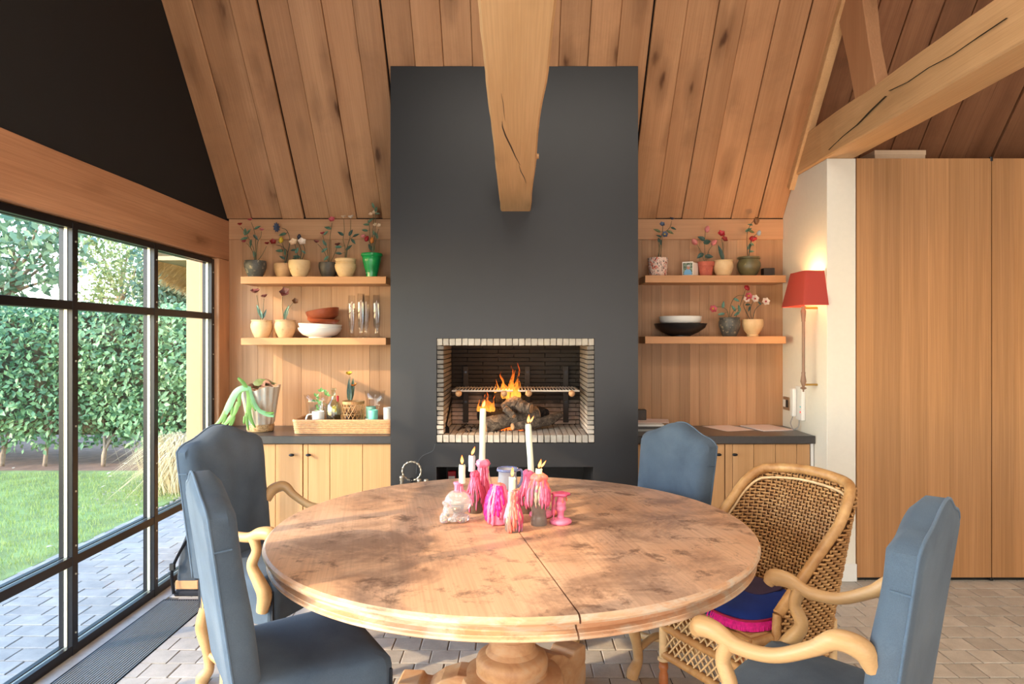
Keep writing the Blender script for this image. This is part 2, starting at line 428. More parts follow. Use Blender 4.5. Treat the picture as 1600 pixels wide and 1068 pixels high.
# ---- back wall with vertical oak panelling
bw = MB().box(-2.1, 4.3, DB+0.02, DB+0.16, -0.1, ZE+0.05).build('wall_back', M['black_wall']); bw['kind'] = 'structure'
eL = [357, 379, 403, 426.5, 442, 471, 502, 518, 546, 577.6, 592.5, 612, 640]
eR = [980, 1003, 1018, 1033, 1062, 1077.6, 1092.5, 1107.8, 1136.5, 1151, 1167, 1181.6, 1223]
for E in (eL, eR):
    for a, b in zip(E[:-1], E[1:]):
        xa, xb = (a-CX)/F_PX*DB, (b-CX)/F_PX*DB
        dz = R.uniform(0, 0.0025)
        MB().box(xa+0.0004, xb-0.0004, DB-dz, DB+0.018, 0.80, ZE-0.13).build('plank', M['panel'], bw, bevel=0.0007)
for xa, xb in ((-2.0, -0.74), (0.74, 1.872)):
    MB().box(xa, xb, DB-0.012, DB+0.02, 2.148, ZE+0.002).build('rail_board', M['rail'], bw, bevel=0.002)

# ---- sloping ceiling of wide oak boards, each a board of its own
ce = MB()
L = math.hypot(DB-RIDGE, SL*(DB-RIDGE)); th = math.atan2(SL, -1)      # board runs up the slope
nrm = Vector((0, -SL, -1)).normalized()
def slope_pt(x, s, off): # s metres up the slope from the eave, off metres into the room
    u = Vector((0, -1, SL)).normalized()
    return Vector((x, DB, ZE))+u*s+nrm*off
ce.add([slope_pt(-2.05, -0.1, -0.05), slope_pt(4.3, -0.1, -0.05), slope_pt(4.3, L, -0.05), slope_pt(-2.05, L, -0.05),
        slope_pt(-2.05, -0.1, -0.12), slope_pt(4.3, -0.1, -0.12), slope_pt(4.3, L, -0.12), slope_pt(-2.05, L, -0.12)],
       [(3,2,1,0),(4,5,6,7),(0,1,5,4),(1,2,6,5),(2,3,7,6),(3,0,4,7)])
zr = roof_z(RIDGE)
ce.add([(-2.05, RIDGE, zr), (4.3, RIDGE, zr), (4.3, -2.2, 2.1), (-2.05, -2.2, 2.1), (-2.05, RIDGE, zr+.1), (4.3, RIDGE, zr+.1), (4.3, -2.3, 2.1), (-2.05, -2.3, 2.1)],
       [(3,2,1,0),(4,5,6,7),(0,1,5,4),(1,2,6,5),(2,3,7,6),(3,0,4,7)])
ce = ce.build('ceiling', M['black']); ce['kind'] = 'structure'
edges = [-2.011, -1.84, -1.625, -1.465, -1.295, -1.105, -0.927, -0.765, -0.60, -0.43, -0.255, -0.08, 0.09, 0.262, 0.437, 0.61, 0.80, 0.985, 1.165, 1.317, 1.508, 1.70, 1.875]
x = 1.905
while x < 4.25: edges.append(x); x += R.uniform(0.15, 0.19)
for i, (a, b) in enumerate(zip(edges[:-1], edges[1:])):
    gap = 0.011 if i in (2, 6, 15, 20, 24, 26, 29, 33) else 0.0025
    lift = 0.0 if i % 2 else 0.008
    mb = MB(); hw = (b-a)/2
    mb.box(-hw, hw-gap, 0.0, L-0.02, -0.03, 0.0)
    me = mb.build('plank', M['plank'] if b < 1.89 else M['plank_dark'], ce, world=False, bevel=0.003, origin=Vector((0, 0, 0)))
    p = slope_pt((a+b)/2, 0.01, lift)
    inv = wm(ce).inverted(); me.location = inv @ p; me.rotation_euler = (th, 0, 0)
# ---- narrow rafter between the two ceiling bays
mb = MB()
q = [slope_pt(x, s, o_) for o_ in (-0.01, 0.05) for x, s in ((1.838, 0.25), (1.895, 0.25), (1.895, L), (1.838, L))]
mb.add(q, [(3,2,1,0),(4,5,6,7),(0,1,5,4),(1,2,6,5),(2,3,7,6),(3,0,4,7)])
o = mb.build('trim_1', M['beam_y'], bevel=0.003); o['kind'] = 'structure'

# ---- tie beams running into the room
def wavy_beam(name, x0, x1, z0, z1, y0, y1, mat, amp=0.006):
    n = 44; rings = []
    for i in range(n+1):
        y = y0+(y1-y0)*i/n
        e = [amp*noise.noise(Vector((y*2.2, k*7.3, x0*5))) + 0.4*amp*noise.noise(Vector((y*9, k*3.1, x0*3))) for k in range(4)]
        c = 0.007
        rings.append([(x0+e[0]+c, y, z0), (x1+e[1]-c, y, z0), (x1+e[1], y, z0+c), (x1+e[1], y, z1-c), (x1+e[1]-c, y, z1), (x0+e[0]+c, y, z1), (x0+e[0], y, z1-c), (x0+e[0], y, z0+c)])
    o = MB().loft(rings).build(name, mat); o['kind'] = 'structure'; return o
tb = wavy_beam('tie_beam', -0.0885, 0.0925, 2.22, 2.45, 0.35, DC+0.01, M['beam_y'])
# drying cracks in its underside, a dark sliver each
def crack(parent, pts, wid, z):
    mb = MB(); n = len(pts); V = []
    for i, (x, y) in enumerate(pts):
        wd = wid*math.sin(pi*(i+0.25)/(n-0.5))
        V += [(x-wd/2, y, z-0.0006), (x+wd/2, y, z-0.0006), (x, y, z+0.006)]
    F = []
    for i in range(n-1):
        a = 3*i; F += [(a, a+1, a+4, a+3), (a+1, a+2, a+5, a+4), (a+2, a, a+3, a+5)]
    return mb.add(V, F).build('crack', M['black'], parent)
zz = 2.22
def on_beam(px, py): # point of the beam's underside
    D = (CAM_Z-zz)*F_PX/(py-CY); return ((px-CX)/F_PX*D, D)
crack(tb, [on_beam(*p) for p in ((784.5, 189), (785, 198), (790, 212), (798, 228), (806, 246), (813, 258))], 0.006, zz)
crack(tb, [on_beam(*p) for p in ((811, 258), (814, 268), (819, 277), (822, 286))], 0.004, zz)
crack(tb, [on_beam(*p) for p in ((783, 146), (786, 160), (787, 172), (789, 188))], 0.0018, zz)
MB().tube([(0.088, 3.62, 2.42), (0.125, 3.62, 2.42)], 0.014, 10).build('peg', M['beam_y'], tb)
rb = wavy_beam('tie_beam', 1.855, 2.04, 2.537, 2.768, 0.4, 4.62, M['beam_y'], 0.008)
zz = 2.537
def side_crack(pts):
    mb = MB(); n = len(pts); V = []; F = []
    for i, (px, py) in enumerate(pts):
        X = 1.8535; D = X*F_PX/(px-CX); z = CAM_Z-(py-CY)/F_PX*D; wd = 0.0003*math.sin(pi*(i+0.3)/(n-0.4))
        V += [(X-0.0075, D, z-wd), (X-0.0075, D, z+wd), (X+0.01, D, z)]
    for i in range(n-1):
        a = 3*i; F += [(a, a+1, a+4, a+3), (a+1, a+2, a+5, a+4), (a+2, a, a+3, a+5)]
    mb.add(V, F).build('crack', M['black'], rb)
side_crack([(1296, 234), (1318, 213), (1340, 195), (1362, 172), (1385, 150)])
side_crack([(1390, 142), (1420, 128), (1452, 106), (1490, 86), (1530, 58), (1575, 28)])
# leaning strut from that beam to the ceiling
mb = MB(); r0 = []
for k, (z, d0, d1, xb) in enumerate(((2.755, 3.515, 3.735, 1.932), (3.0, 3.585, 3.815, 1.926), (3.3, 3.66, 3.93, 1.94), (3.62, 3.72, 4.05, 1.95))):
    r0.append([(1.857, d0, z), (xb, d0, z), (xb, d1, z), (1.857, d1, z)])
o = mb.loft(r0).build('roof_strut', M['post'], bevel=0.005); o['kind'] = 'structure'

# ---- black gable wall above the glazing, and the rest of the shell behind the camera
o = MB().prism([(-2.2, 2.1), (DB+0.15, 2.1), (DB+0.15, ZE+0.10), (RIDGE, zr+.3), (-2.2, 2.35)], 'x', -2.14, -2.012).build('wall_left', M['black_wall']); o['kind'] = 'structure'
o = MB().box(-2.14, 4.3, -2.2, -2.05, -0.1, 2.2).build('wall_rear', M['white_wall']); o['kind'] = 'structure'
o = MB().prism([(-2.2, -0.1), (4.9, -0.1), (4.9, ZE-0.02), (RIDGE, zr), (-2.2, 2.15)], 'x', 4.22, 4.35).build('wall_right', M['white_wall']); o['kind'] = 'structure'
o = MB().box(-2.12, -2.0, -2.05, 0.26, -0.1, 2.0).build('wall_left', M['white_wall']); o['kind'] = 'structure'
# lintel beam and corner post
def lintel():
    n = 30; rings = []
    for i in range(n+1):
        y = -2.0+(DB-0.005+2.0)*i/n; e = 0.004*noise.noise(Vector((y*1.5, 3, 1)))
        rings.append([(-2.13, y, 2.0), (XL, y, 2.0+e), (XL, y, 2.275+e), (-2.13, y, 2.275)])
    return MB().loft(rings)
o = lintel().build('lintel_beam', M['beam_x'], bevel=0.003); o['kind'] = 'structure'
o = MB().box(-2.13, XL+0.002, 4.605, DB-0.005, 0.0, 1.998).build('corner_post', M['post'], bevel=0.004); o['kind'] = 'structure'

# ---- steel window
win = struct('window_1', (-2.05, 2.4, 0))
YS = [0.30, 1.02, 1.73, 2.44, 3.15, 3.86, 4.585]
MW = 0.040
ZT = [0.0, 0.432, 1.607, 1.965]
for i, y in enumerate(YS):
    MB().box(-2.052, -2.028, y-MW/2, y+MW/2, 0.0, 1.99).build('mullion', M['steel'], win, bevel=0.002)
    MB().box(-2.066, -2.052, y-MW/2-0.004, y-MW/2+0.006, 0.01, 1.98).box(-2.066, -2.052, y+MW/2-0.006, y+MW/2+0.004, 0.01, 1.98).build('spacer', M['alu'], win)
    MB().box(-2.090, -2.067, y-MW/2-0.003, y+MW/2+0.003, 0.0, 1.99).build('outer_mullion', M['steel'], win)
    mb = MB()
    for z in (0.10, 0.37, 0.50, 0.75, 1.05, 1.35, 1.55, 1.66, 1.90):
        mb.tube([(-2.029, y, z), (-2.0245, y, z)], 0.0045, 8)
    o = mb.build('screws', M['alu'], win); o['kind'] = 'stuff'
for z, h in ((0.022, 0.044), (0.432, 0.042), (1.607, 0.040), (1.977, 0.034)):
    MB().box(-2.056, -2.030, YS[0], YS[-1], z-h/2, z+h/2).build('transom', M['steel'], win, bevel=0.002)
    MB().box(-2.094, -2.070, YS[0], YS[-1], z-h/2, z+h/2).build('outer_transom', M['steel'], win)
    MB().box(-2.070, -2.056, YS[0], YS[-1], z-h/2+0.004, z+h/2-0.004).build('spacer', M['alu'], win)
for i in range(len(YS)-1):
    for k in range(3):
        MB().box(-2.0635, -2.0605, YS[i]+MW/2, YS[i+1]-MW/2, ZT[k]+0.02, ZT[k+1]-0.02).build('pane', M['pane'], win)

# ---- white wall block right of the niche
o = MB().prism([(4.10, 0), (DB+0.02, 0), (DB+0.02, 2.27), (4.575, 2.536), (4.10, 2.536)], 'x', 1.872, 2.045).build('wall_side', M['white_wall'], bevel=0.002); o['kind'] = 'structure'
o = MB().box(1.866, 2.047, 4.088, 4.1, 0, 0.105).box(1.860, 1.872, 4.088, 4.24, 0, 0.105).build('baseboard_side', M['white_paint'], bevel=0.002); o['kind'] = 'structure'

# ================================================================ fireplace
fp = thing('fireplace', 'tall charcoal plastered chimney breast with brick lined open fire', 'fireplace', (0, DC, 0))
X0, X1 = -0.7505, 0.7395
fx0, fx1, fz0, fz1 = -0.474, 0.478, 0.826, 1.457
nx0, nx1, nz0, nz1 = -0.474, 0.470, 0.30, 0.683
DBK = DB-0.015
mb = MB()
mb.box(X0, fx0, DC, DBK, 0, fz1).box(fx1, X1, DC, DBK, 0, fz1)
mb.box(fx0, fx1, DC, DBK, nz1, fz0).box(fx0, fx1, DC, DBK, 0, nz0)
mb.box(nx1, fx1, DC, DBK, nz0, nz1)
mb.prism([(DC, fz1), (DBK, fz1), (DBK, roof_z(DBK)-0.004), (DC, roof_z(DC)-0.012)], 'x', X0, X1)
mb.build('chimney_breast', M['chimney'], fp)
MB().box(nx0-.01, nx1+.01, 4.70, 4.72, nz0-.01, nz1+.01).build('log_niche', M['black'], fp)
# bricks: soot is darkest high on the back
def brickmat(name, a, b, soot=0.0):
    m = NT(name); v = m.coords(); f = m.noise(v, 22, 5, 0.65)
    c = m.randv(m.ramp(f, [(0.25, a), (0.75, b)]), 0.10)
    if soot:
        tc = m.n('ShaderNodeNewGeometry'); sp = m.n('ShaderNodeSeparateXYZ'); m.l(tc.outputs['Position'], sp.inputs[0])
        nz = m.n('ShaderNodeTexNoise'); nz.inputs['Scale'].default_value = 5.5; nz.inputs['Detail'].default_value = 5; m.l(tc.outputs['Position'], nz.inputs['Vector'])
        ad = m.n('ShaderNodeMath', operation='MULTIPLY_ADD'); ad.inputs[1].default_value = 0.34; m.l(nz.outputs['Fac'], ad.inputs[0]); m.l(sp.outputs['Z'], ad.inputs[2])
        c = m.mix(m.ramp(ad.outputs[0], [(0.0, (0, 0, 0, 1)), (1.0, (1, 1, 1, 1))]), c, rgb(30, 27, 26)) if False else c
        mr = m.n('ShaderNodeMapRange'); mr.inputs['From Min'].default_value = 1.05; mr.inputs['From Max'].default_value = 1.24
        m.l(ad.outputs[0], mr.inputs['Value'])
        mu = m.n('ShaderNodeMath', operation='MULTIPLY'); mu.inputs[1].default_value = soot; m.l(mr.outputs[0], mu.inputs[0])
        x = m.mix(0.5, c, rgb(13, 12, 12)); nd = x.node; m.l(mu.outputs[0], nd.inputs[0]); c = x
    m.l(c, m.b.inputs['Base Color']); m.b.inputs['Roughness'].default_value = 0.9; m.bump(f, 0.5, 0.004); return m.m
M['brick'] = brickmat('pale_brick', rgb(150, 142, 132), rgb(186, 178, 168))
M['brick_back'] = brickmat('sooty_brick', rgb(150, 132, 122), rgb(184, 168, 158), 0.97)
M['brick_side'] = brickmat('side_brick', rgb(168, 156, 146), rgb(204, 194, 182), 0.72)
M['mortar'] = plain('sooty_mortar', rgb(52, 47, 44), 0.95)
def brick_me(sx, sy, sz, mat, n=3):
    out = []
    for _ in range(n):
        mb = MB(); j = 0.0013; b = 0.003
        P = [Vector((x*(sx/2), y*(sy/2), z*(sz/2)))+Vector((R.uniform(-j, j), R.uniform(-j, j), R.uniform(-j, j))) for z in (-1, 1) for x, y in ((-1,-1),(1,-1),(1,1),(-1,1))]
        mb.add(P, [(3,2,1,0),(4,5,6,7),(0,1,5,4),(1,2,6,5),(2,3,7,6),(3,0,4,7)])
        me = bpy.data.meshes.new('brick'); me.from_pydata([tuple(p) for p in mb.v], [], mb.f); me.materials.append(mat); out.append(me)
    return out
inner_d = 4.62
def bput(meshes, c, tw=0.0):
    o = put('brick', R.choice(meshes), fp, Vector(c)-Vector((0, DC, 0)), (0, tw, R.uniform(-.006, .006)))
    bv = o.modifiers.new('edge', 'BEVEL'); bv.width = 0.0022; bv.segments = 1
MB().box(fx0, fx1, inner_d+0.05, inner_d+0.07, fz0, fz1).box(fx0, fx0+0.008, DC+.02, inner_d+.05, fz0, fz1).box(fx1-.008, fx1, DC+.02, inner_d+.05, fz0, fz1)\
    .box(fx0, fx1, DC+.02, inner_d+.05, fz0-0.0, fz0+.010).box(fx0, fx1, DC+.02, DC+.16, fz1-.01, fz1).box(fx0, fx1, DC+.16, DC+.18, fz1-.03, fz1).build('mortar', M['mortar'], fp)
NB = 25; bwid = (fx1-fx0)/NB
top_b = brick_me(bwid-.0042, 0.14, 0.042, M['brick']); bot_b = brick_me(bwid-.0042, 0.25, 0.046, M['brick'])
for i in range(NB):
    x = fx0+bwid*(i+.5)
    bput(top_b, (x, DC+0.075+R.uniform(-.002, .002), fz1-.022), R.uniform(-.02, .02))
    for d in (DC+0.127, DC+0.385):
        bput(bot_b, (x, d+R.uniform(-.002, .002), fz0+.0265+R.uniform(-.001, .001)))
NR = 19; z0 = fz0+.052; rh = (fz1-.044-z0)/NR
side_b = brick_me(0.042, 0.160, rh-.0045, M['brick_side'])
for k in range(NR):
    z = z0+rh*(k+.5)
    for sx_ in (fx0+.0225, fx1-.0225):
        for d in (0.082, 0.248, 0.414):
            bput(side_b, (sx_, DC+d+(0.0 if k % 2 else 0.006), z))
back_b = brick_me(0.205, 0.04, rh-.0045, M['brick_back'])
for k in range(NR):
    z = z0+rh*(k+.5)
    xs = fx0+.045
    first = True
    while xs < fx1-.05:
        wd = 0.105 if (first and k % 2) else 0.21
        wd = min(wd, fx1-.043-xs)
        c = (xs+wd/2, inner_d+0.02+R.uniform(-.002, .002), z)
        o = put('brick', R.choice(back_b), fp, Vector(c)-Vector((0, DC, 0))); o.scale = (max(.02, wd-.004)/0.205, 1, 1)
        xs += wd; first = False
M['sooty_iron'] = plain('sooty_iron', rgb(40, 38, 38), 0.8)
# three dark iron brackets on the fireback that carry the racks
for px in (728, 824, 884):
    x = (px-CX)/F_PX*inner_d
    br = MB().box(x-.018, x+.018, inner_d-.014, inner_d-.004, 0.89, 1.27).build('iron_bracket', M['sooty_iron'], fp, bevel=0.002)
    for z in (1.03, 1.13, 1.23): MB().tube([(x, inner_d-.014, z), (x, inner_d-.022, z)], 0.009, 8).build('bolt', M['steel'], br)
M['iron'] = plain('iron', rgb(196, 186, 174), 0.45, 0.3)
M['knob_wood'] = wood('knob_wood', rgb(206, 160, 118), rgb(176, 130, 90), 'x', 0.5, 0.0)
def rack(label, xa, xb, kn, zoff=0.0):
    zc = 1.128+zoff
    t = thing('grill_rack', label, 'grill', ((xa+xb)/2, 4.35, zc), 0, 'grill racks in the fireplace')
    MB().tube([(xa, 4.27, zc), (xb, 4.27, zc)], 0.006, 8).tube([(xa, 4.58, zc), (xb, 4.58, zc)], 0.005, 8).tube([(xa, 4.27, zc), (xa, 4.6, zc)], 0.005, 8).tube([(xb, 4.27, zc), (xb, 4.6, zc)], 0.005, 8).build('frame', M['iron'], t)
    n = 19
    for i in range(1, n):
        x = xa+(xb-xa)*i/n
        MB().tube([(x, 4.27, zc+.006), (x, 4.58, zc+.006)], 0.0035, 6).build('bar', M['iron'], t)
    for px in kn:
        x = (px-CX)/F_PX*4.22
        MB().tube([(x, 4.40, zc-.006), (x, 4.20, zc-.008)], 0.0045, 6).build('handle_rod', M['iron'], t)
        MB().ball((x, 4.20, zc-.010), 0.020, 14, 10).build('knob', M['knob_wood'], t, smooth=True)
rack('grill rack of thin bars above the burning side, two wooden ball handles', -0.392, -0.019, (717, 788))
rack('grill rack of thin bars above the cold side of the logs, two wooden ball handles', 0.024, 0.40, (826, 893), 0.0)

# ---- logs, flames, shovel
m = NT('bark'); v = m.coords((1, 1, 1)); f = m.noise(v, 30, 6, 0.75, 1.2)
m.l(m.ramp(f, [(0.32, rgb(46, 38, 33)), (0.5, rgb(92, 80, 70)), (0.66, rgb(138, 124, 108))]), m.b.inputs['Base Color']); m.b.inputs['Roughness'].default_value = 0.95; m.bump(f, 0.9, 0.01)
M['bark'] = m.m
M['cut'] = wood('cut_wood', rgb(190, 150, 112), rgb(150, 108, 76), 'x', 0.8, 0.0, across=30)
M['char'] = plain('charred_wood', rgb(34, 28, 26), 0.95, var=0.4, nscale=40, bump=0.6)
def log(label, pts, rad, mat='bark', n=14):
    P = bez(pts, 10); rr = lerps(rad, len(P))
    t = thing('log', label, 'log', P[0]-Vector((0, 0, rr[0])), 0, 'logs in the fire')
    rr = [r*(1+0.16*noise.noise(Vector((i*0.6, r*90, len(label))))) for i, r in enumerate(rr)]
    lm = MB().tube(P, rr, n)
    lm.v = [tuple(Vector(p)+Vector((noise.noise(Vector(p)*60), noise.noise(Vector(p)*60+Vector((9, 0, 0))), noise.noise(Vector(p)*60+Vector((0, 9, 0)))))*.007) for p in lm.v]
    lm.build('bark', M[mat], t, smooth=True, auto=28)
    for e, s_ in ((0, -1), (-1, 1)):
        d = (P[e]-P[1 if e == 0 else -2]).normalized()
        MB().tube([P[e]-d*.006, P[e]+d*.003], rr[e]*0.86, n).build('cut_end', M['cut' if mat == 'bark' else 'char'], t)
log('thick straight grey log lying across the hearth behind the tall candles', [at(758, 664, 4.27), at(800, 655, 4.32), at(840, 646, 4.38)], [0.048, 0.050, 0.046])
log('curved dark log with a pale sawn end at the front of the hearth', [at(801, 666, 4.24), at(830, 662, 4.30), at(858, 656, 4.40), at(876, 647, 4.48)], [0.024, 0.030, 0.032, 0.022])
log('forked gnarled log on top of the pile', [at(786, 638, 4.30), at(803, 630, 4.30), at(818, 636, 4.28), at(830, 638, 4.26)], [0.030, 0.045, 0.040, 0.034])
log('short broken branch stub below the forked log', [at(790, 638, 4.25), at(798, 646, 4.22), at(803, 650, 4.20)], [0.020, 0.020, 0.014])
log('charred black log burning under the small flames', [at(748, 646, 4.40), at(765, 648, 4.42), at(790, 650, 4.46)], [0.040, 0.046, 0.040], 'char')
log('charred piece glowing behind the forked log', [at(772, 622, 4.45), at(784, 620, 4.47), at(795, 626, 4.5)], [0.034, 0.036, 0.03], 'char')
log('reddish log end behind the thick grey log', [at(838, 640, 4.44), at(846, 644, 4.46), at(852, 646, 4.50)], [0.03, 0.034, 0.03], 'char')
M['ember'] = emit('ember', (1.0, 0.16, 0.02, 1), 2.2)
mb = MB()
for i in range(40):
    mb.ball((R.uniform(-0.12, 0.05), R.uniform(4.30, 4.46), fz0+.055+R.uniform(0, .012)), R.uniform(.005, .013), 6, 4)
o = tag(mb.build('embers', M['ember']), 'bed of small glowing embers under the logs', 'embers', kind='stuff')
M['ash'] = plain('ash', rgb(150, 138, 130), 0.95, var=0.3, nscale=60)
mb = MB()
for i in range(90):
    mb.ball((R.uniform(-0.36, -0.02), R.uniform(4.2, 4.58), fz0+.052), R.uniform(.002, .007), 5, 3)
tag(mb.build('ash_crumbs', M['char']), 'black charcoal crumbs scattered on the hearth bricks', 'charcoal', kind='stuff')
# flame: shells of burning gas, brightest low down
m = NT('fire'); tc = m.n('ShaderNodeTexCoord'); sp = m.n('ShaderNodeSeparateXYZ'); m.l(tc.outputs['Generated'], sp.inputs[0])
nz = m.n('ShaderNodeTexNoise'); nz.inputs['Scale'].default_value = 3.0; nz.inputs['Detail'].default_value = 4
mp = m.n('ShaderNodeMapping'); mp.inputs['Scale'].default_value = (5, 5, 1.3); m.l(tc.outputs['Generated'], mp.inputs[0]); m.l(mp.outputs[0], nz.inputs['Vector'])
cr = m.ramp(sp.outputs['Z'], [(0.0, (1.0, 0.42, 0.06, 1)), (0.45, (1.0, 0.24, 0.025, 1)), (1.0, (1.0, 0.09, 0.008, 1))])
em = m.n('ShaderNodeEmission'); em.inputs['Strength'].default_value = 2.4; m.l(cr, em.inputs[0])
tr = m.n('ShaderNodeBsdfTransparent'); mx = m.n('ShaderNodeMixShader')
ad = m.n('ShaderNodeMath', operation='MULTIPLY_ADD'); ad.inputs[1].default_value = -0.55; m.l(sp.outputs['Z'], ad.inputs[0])
m.l(m.ramp(nz.outputs['Fac'], [(0.36, (0.12, 0.12, 0.12, 1)), (0.62, (0.95, 0.95, 0.95, 1))]), ad.inputs[2]); ad.use_clamp = True
m.l(ad.outputs[0], mx.inputs[0]); m.l(tr.outputs[0], mx.inputs[1]); m.l(em.outputs[0], mx.inputs[2]); m.l(mx.outputs[0], m.out.inputs[0])
M['fire'] = m.m
def flame_tongue(mb, base, top, r, seed):
    n = 14; P = []; rr = []
    for i in range(n+1):
        t = i/n; p = Vector(base).lerp(Vector(top), t)
        s_ = 0.5*r*t+0.12*r
        p += Vector((noise.noise(Vector((t*2.6, seed, 0)))*s_*2.0, noise.noise(Vector((t*2.6, seed, 9)))*s_, 0))
        P.append(p); rr.append(max(0.0008, r*(0.35+0.65*math.sin(pi*min(1, t*1.7+0.16)))*(1-t)**0.75))
    mb.tube(P, rr, 10)
fires = [
 ('tall orange flame rising between the two grill racks', 4.42, [((797, 625), (797, 566), .040), ((803, 622), (812, 567), .030), ((790, 622), (783, 585), .034), ((808, 622), (814, 590), .022), ((796, 612), (806, 578), .02)]),
 ('flame behind the left rack leaning on the tall one', 4.50, [((788, 615), (786, 580), .030), ((780, 618), (777, 592), .022), ((776, 618), (773, 600), .016)]),
 ('low cluster of small flames above the charred log', 4.33, [((762, 642), (763, 608), .032), ((755, 642), (757, 614), .024), ((769, 642), (772, 616), .022), ((749, 642), (747, 624), .018), ((758, 648), (748, 634), .014)])]
for lab, D, tg in fires:
    t = MB()
    for k, (a, b, r) in enumerate(tg): flame_tongue(t, at(a[0], a[1], D), at(b[0], b[1], D), r, k*3.7+D*11)
    tag(t.build('flame', M['fire'], smooth=True), lab, 'flame', 'flames in the fireplace')
light('fire_glow', 'POINT', tuple(at(795, 608, 4.30)), 7, (1.0, 0.42, 0.10), shadow_soft_size=0.08)
# ash shovel leaning in the corner
sh = thing('ash_shovel', 'dark iron ash shovel leaning in the corner of the hearth', 'shovel', tuple(at(694, 680, 4.18)))
P = [at(697, 664, 4.22), at(702, 640, 4.40), at(706, 622, 4.56)]
MB().tube(P, 0.006, 8).build('handle', M['steel'], sh)
a, b = at(696, 664, 4.22), at(694, 683, 4.16)
mb = MB(); rings = []
for t, w_ in ((0, .012), (.25, .026), (.7, .030), (1, .026)):
    c = a.lerp(b, t); rings.append([c+Vector((-w_, 0, 0.0)), c+Vector((-w_*.6, .012, 0.0)), c+Vector((w_*.6, .012, 0)), c+Vector((w_, 0, 0)), c+Vector((w_*.6, .016, 0)), c+Vector((-w_*.6, .016, 0))])
mb.loft(rings).build('blade', M['steel'], sh)
tag(MB().tube(bez([at(702, 680, 4.22), at(715, 672, 4.32), at(729, 662, 4.46)], 4), 0.006, 6).build('poker', M['char']), 'thin black poker lying on the hearth bricks beside the shovel', 'poker')
# fire tool stand
M['pewter'] = plain('pewter', rgb(160, 154, 142), 0.35, 0.7, bump=0.1)
D = 3.97; c = at(643.5, 735.5, D)
ts = thing('fire_tool_stand', 'metal fire tool stand with twisted ring handle, behind the table', 'fire tools', (c.x, D, 0))
ring = [c+Vector((math.cos(a)*.054, 0, math.sin(a)*.054)) for a in [2*pi*i/64 for i in range(64)]]
MB().tube(ring, [0.0055+0.0016*(math.sin(a*1.6)) for a in range(64)], 8, closed=True).build('ring_handle', M['pewter'], ts, smooth=True)
MB().box(c.x-.009, c.x+.009, D-.006, D+.006, 0.03, c.z-.040).build('pole', M['steel'], ts)
MB().lathe([(0.10, 0), (0.10, .012), (.02, .03), (.012, .05)], (c.x, D, 0), 24).build('base', M['steel'], ts)
MB().tube([(c.x-.09, D, c.z-.105), (c.x+.09, D, c.z-.105)], 0.006, 8).build('hook_bar', M['steel'], ts)
for px, py, hh in ((628, 748, .0), (655, 750, -0.01), (666, 750, -0.012)):
    q = at(px, py, D-.02)
    tl = tag(MB().lathe([(.006, -.5), (.006, -.02), (.012, -.015), (.009, -.004), (.013, .006), (.011, .014), (.015, .020), (.012, .030), (.001, .033)], q+Vector((0, 0, hh-.012)), 12).build('fire_tool', M['pewter'], smooth=True),
        {628: 'fire tool with knobbed pewter handle hanging left of the ring', 655: 'fire tool handle hanging just right of the ring', 666: 'slim curved fire tool handle, outermost right of the ring'}[px], 'fire tool', 'fire tools on the stand')
tag(MB().tube(bez([at(680, 693, 4.105), at(676, 704, 4.105), at(660, 712, 4.105), at(652, 724, 4.10), at(650, 740, 4.10)], 6), 0.0009, 5).build('wire', plain('grey_wire', rgb(96, 98, 102), .5)), 'thin grey wire hanging down the chimney below the firebox', 'wire')
red = thing('fire_lighter_box', 'small red and white thing in the dark niche under the fire', 'box', (-0.40, 4.32, nz0))
MB().box(-0.425, -0.375, 4.30, 4.34, nz0, nz0+.32).build('body', plain('red_card', rgb(180, 24, 36), 0.5), red, bevel=.004)
MB().box(-0.42, -0.38, 4.297, 4.30, nz0+.27, nz0+.29).build('label', M['white_paint'], red)
# ================================================================ joinery
CT = 0.849; CF = 4.25     # worktop height and front
def cabinet(label, xa, xb, seams, grooves, knobs):
    t = thing('base_cabinet', label, 'cabinet', ((xa+xb)/2, 4.5, 0))
    MB().box(xa, xb, 4.30, 4.755, 0.0, CT-.052).build('carcass', M['door'], t)
    es = [xa]+seams+[xb]
    for a, b in zip(es[:-1], es[1:]):
        g = [a+.002]+[q for q in grooves if a+.02 < q < b-.02]+[b-.002]
        d = MB().box(a+.002, b-.002, 4.290, 4.299, 0.06, CT-.054).build('door', M['door'], t)
        for q0, q1 in zip(g[:-1], g[1:]):
            MB().box(q0+.0012, q1-.0012, 4.272, 4.291, 0.06, CT-.054).build('board', M['door'], d, bevel=.0015)
        for kx, kz in knobs:
            if a < kx < b:
                MB().tube([(kx, 4.272, kz), (kx, 4.255, kz)], .005, 8).ball((kx, 4.248, kz), .013, 12, 8, (1.35, .7, .7)).build('knob', M['steel'], d, smooth=True)
    MB().box(xa, xb, 4.32, 4.34, 0.0, 0.06).build('plinth', M['black'], t)
    return t
X = lambda px, D=4.28: (px-CX)/F_PX*D
cabinet('oak base cabinet with plank doors under the plant pot and wicker tray', -1.99, -0.753, [X(352), X(474)], [X(385), X(431), X(482), X(516), X(567)], [(X(458), CT-.10-.018), (X(484), CT-.10-.018)])
cabinet('oak base cabinet with plank doors under the sheets of paper', 0.743, 1.846, [X(1132)], [X(1040), X(1085), X(1144), X(1177), X(1211), X(1244)], [(X(1121), CT-.10-.016), (X(1146), CT-.10-.016)])
tag(MB().box(1.849, 1.866, 4.27, 4.75, 0, CT-.05).build('filler_strip', M['white_paint']), 'thin white filler strip at the end of the oak base cabinet', 'filler')
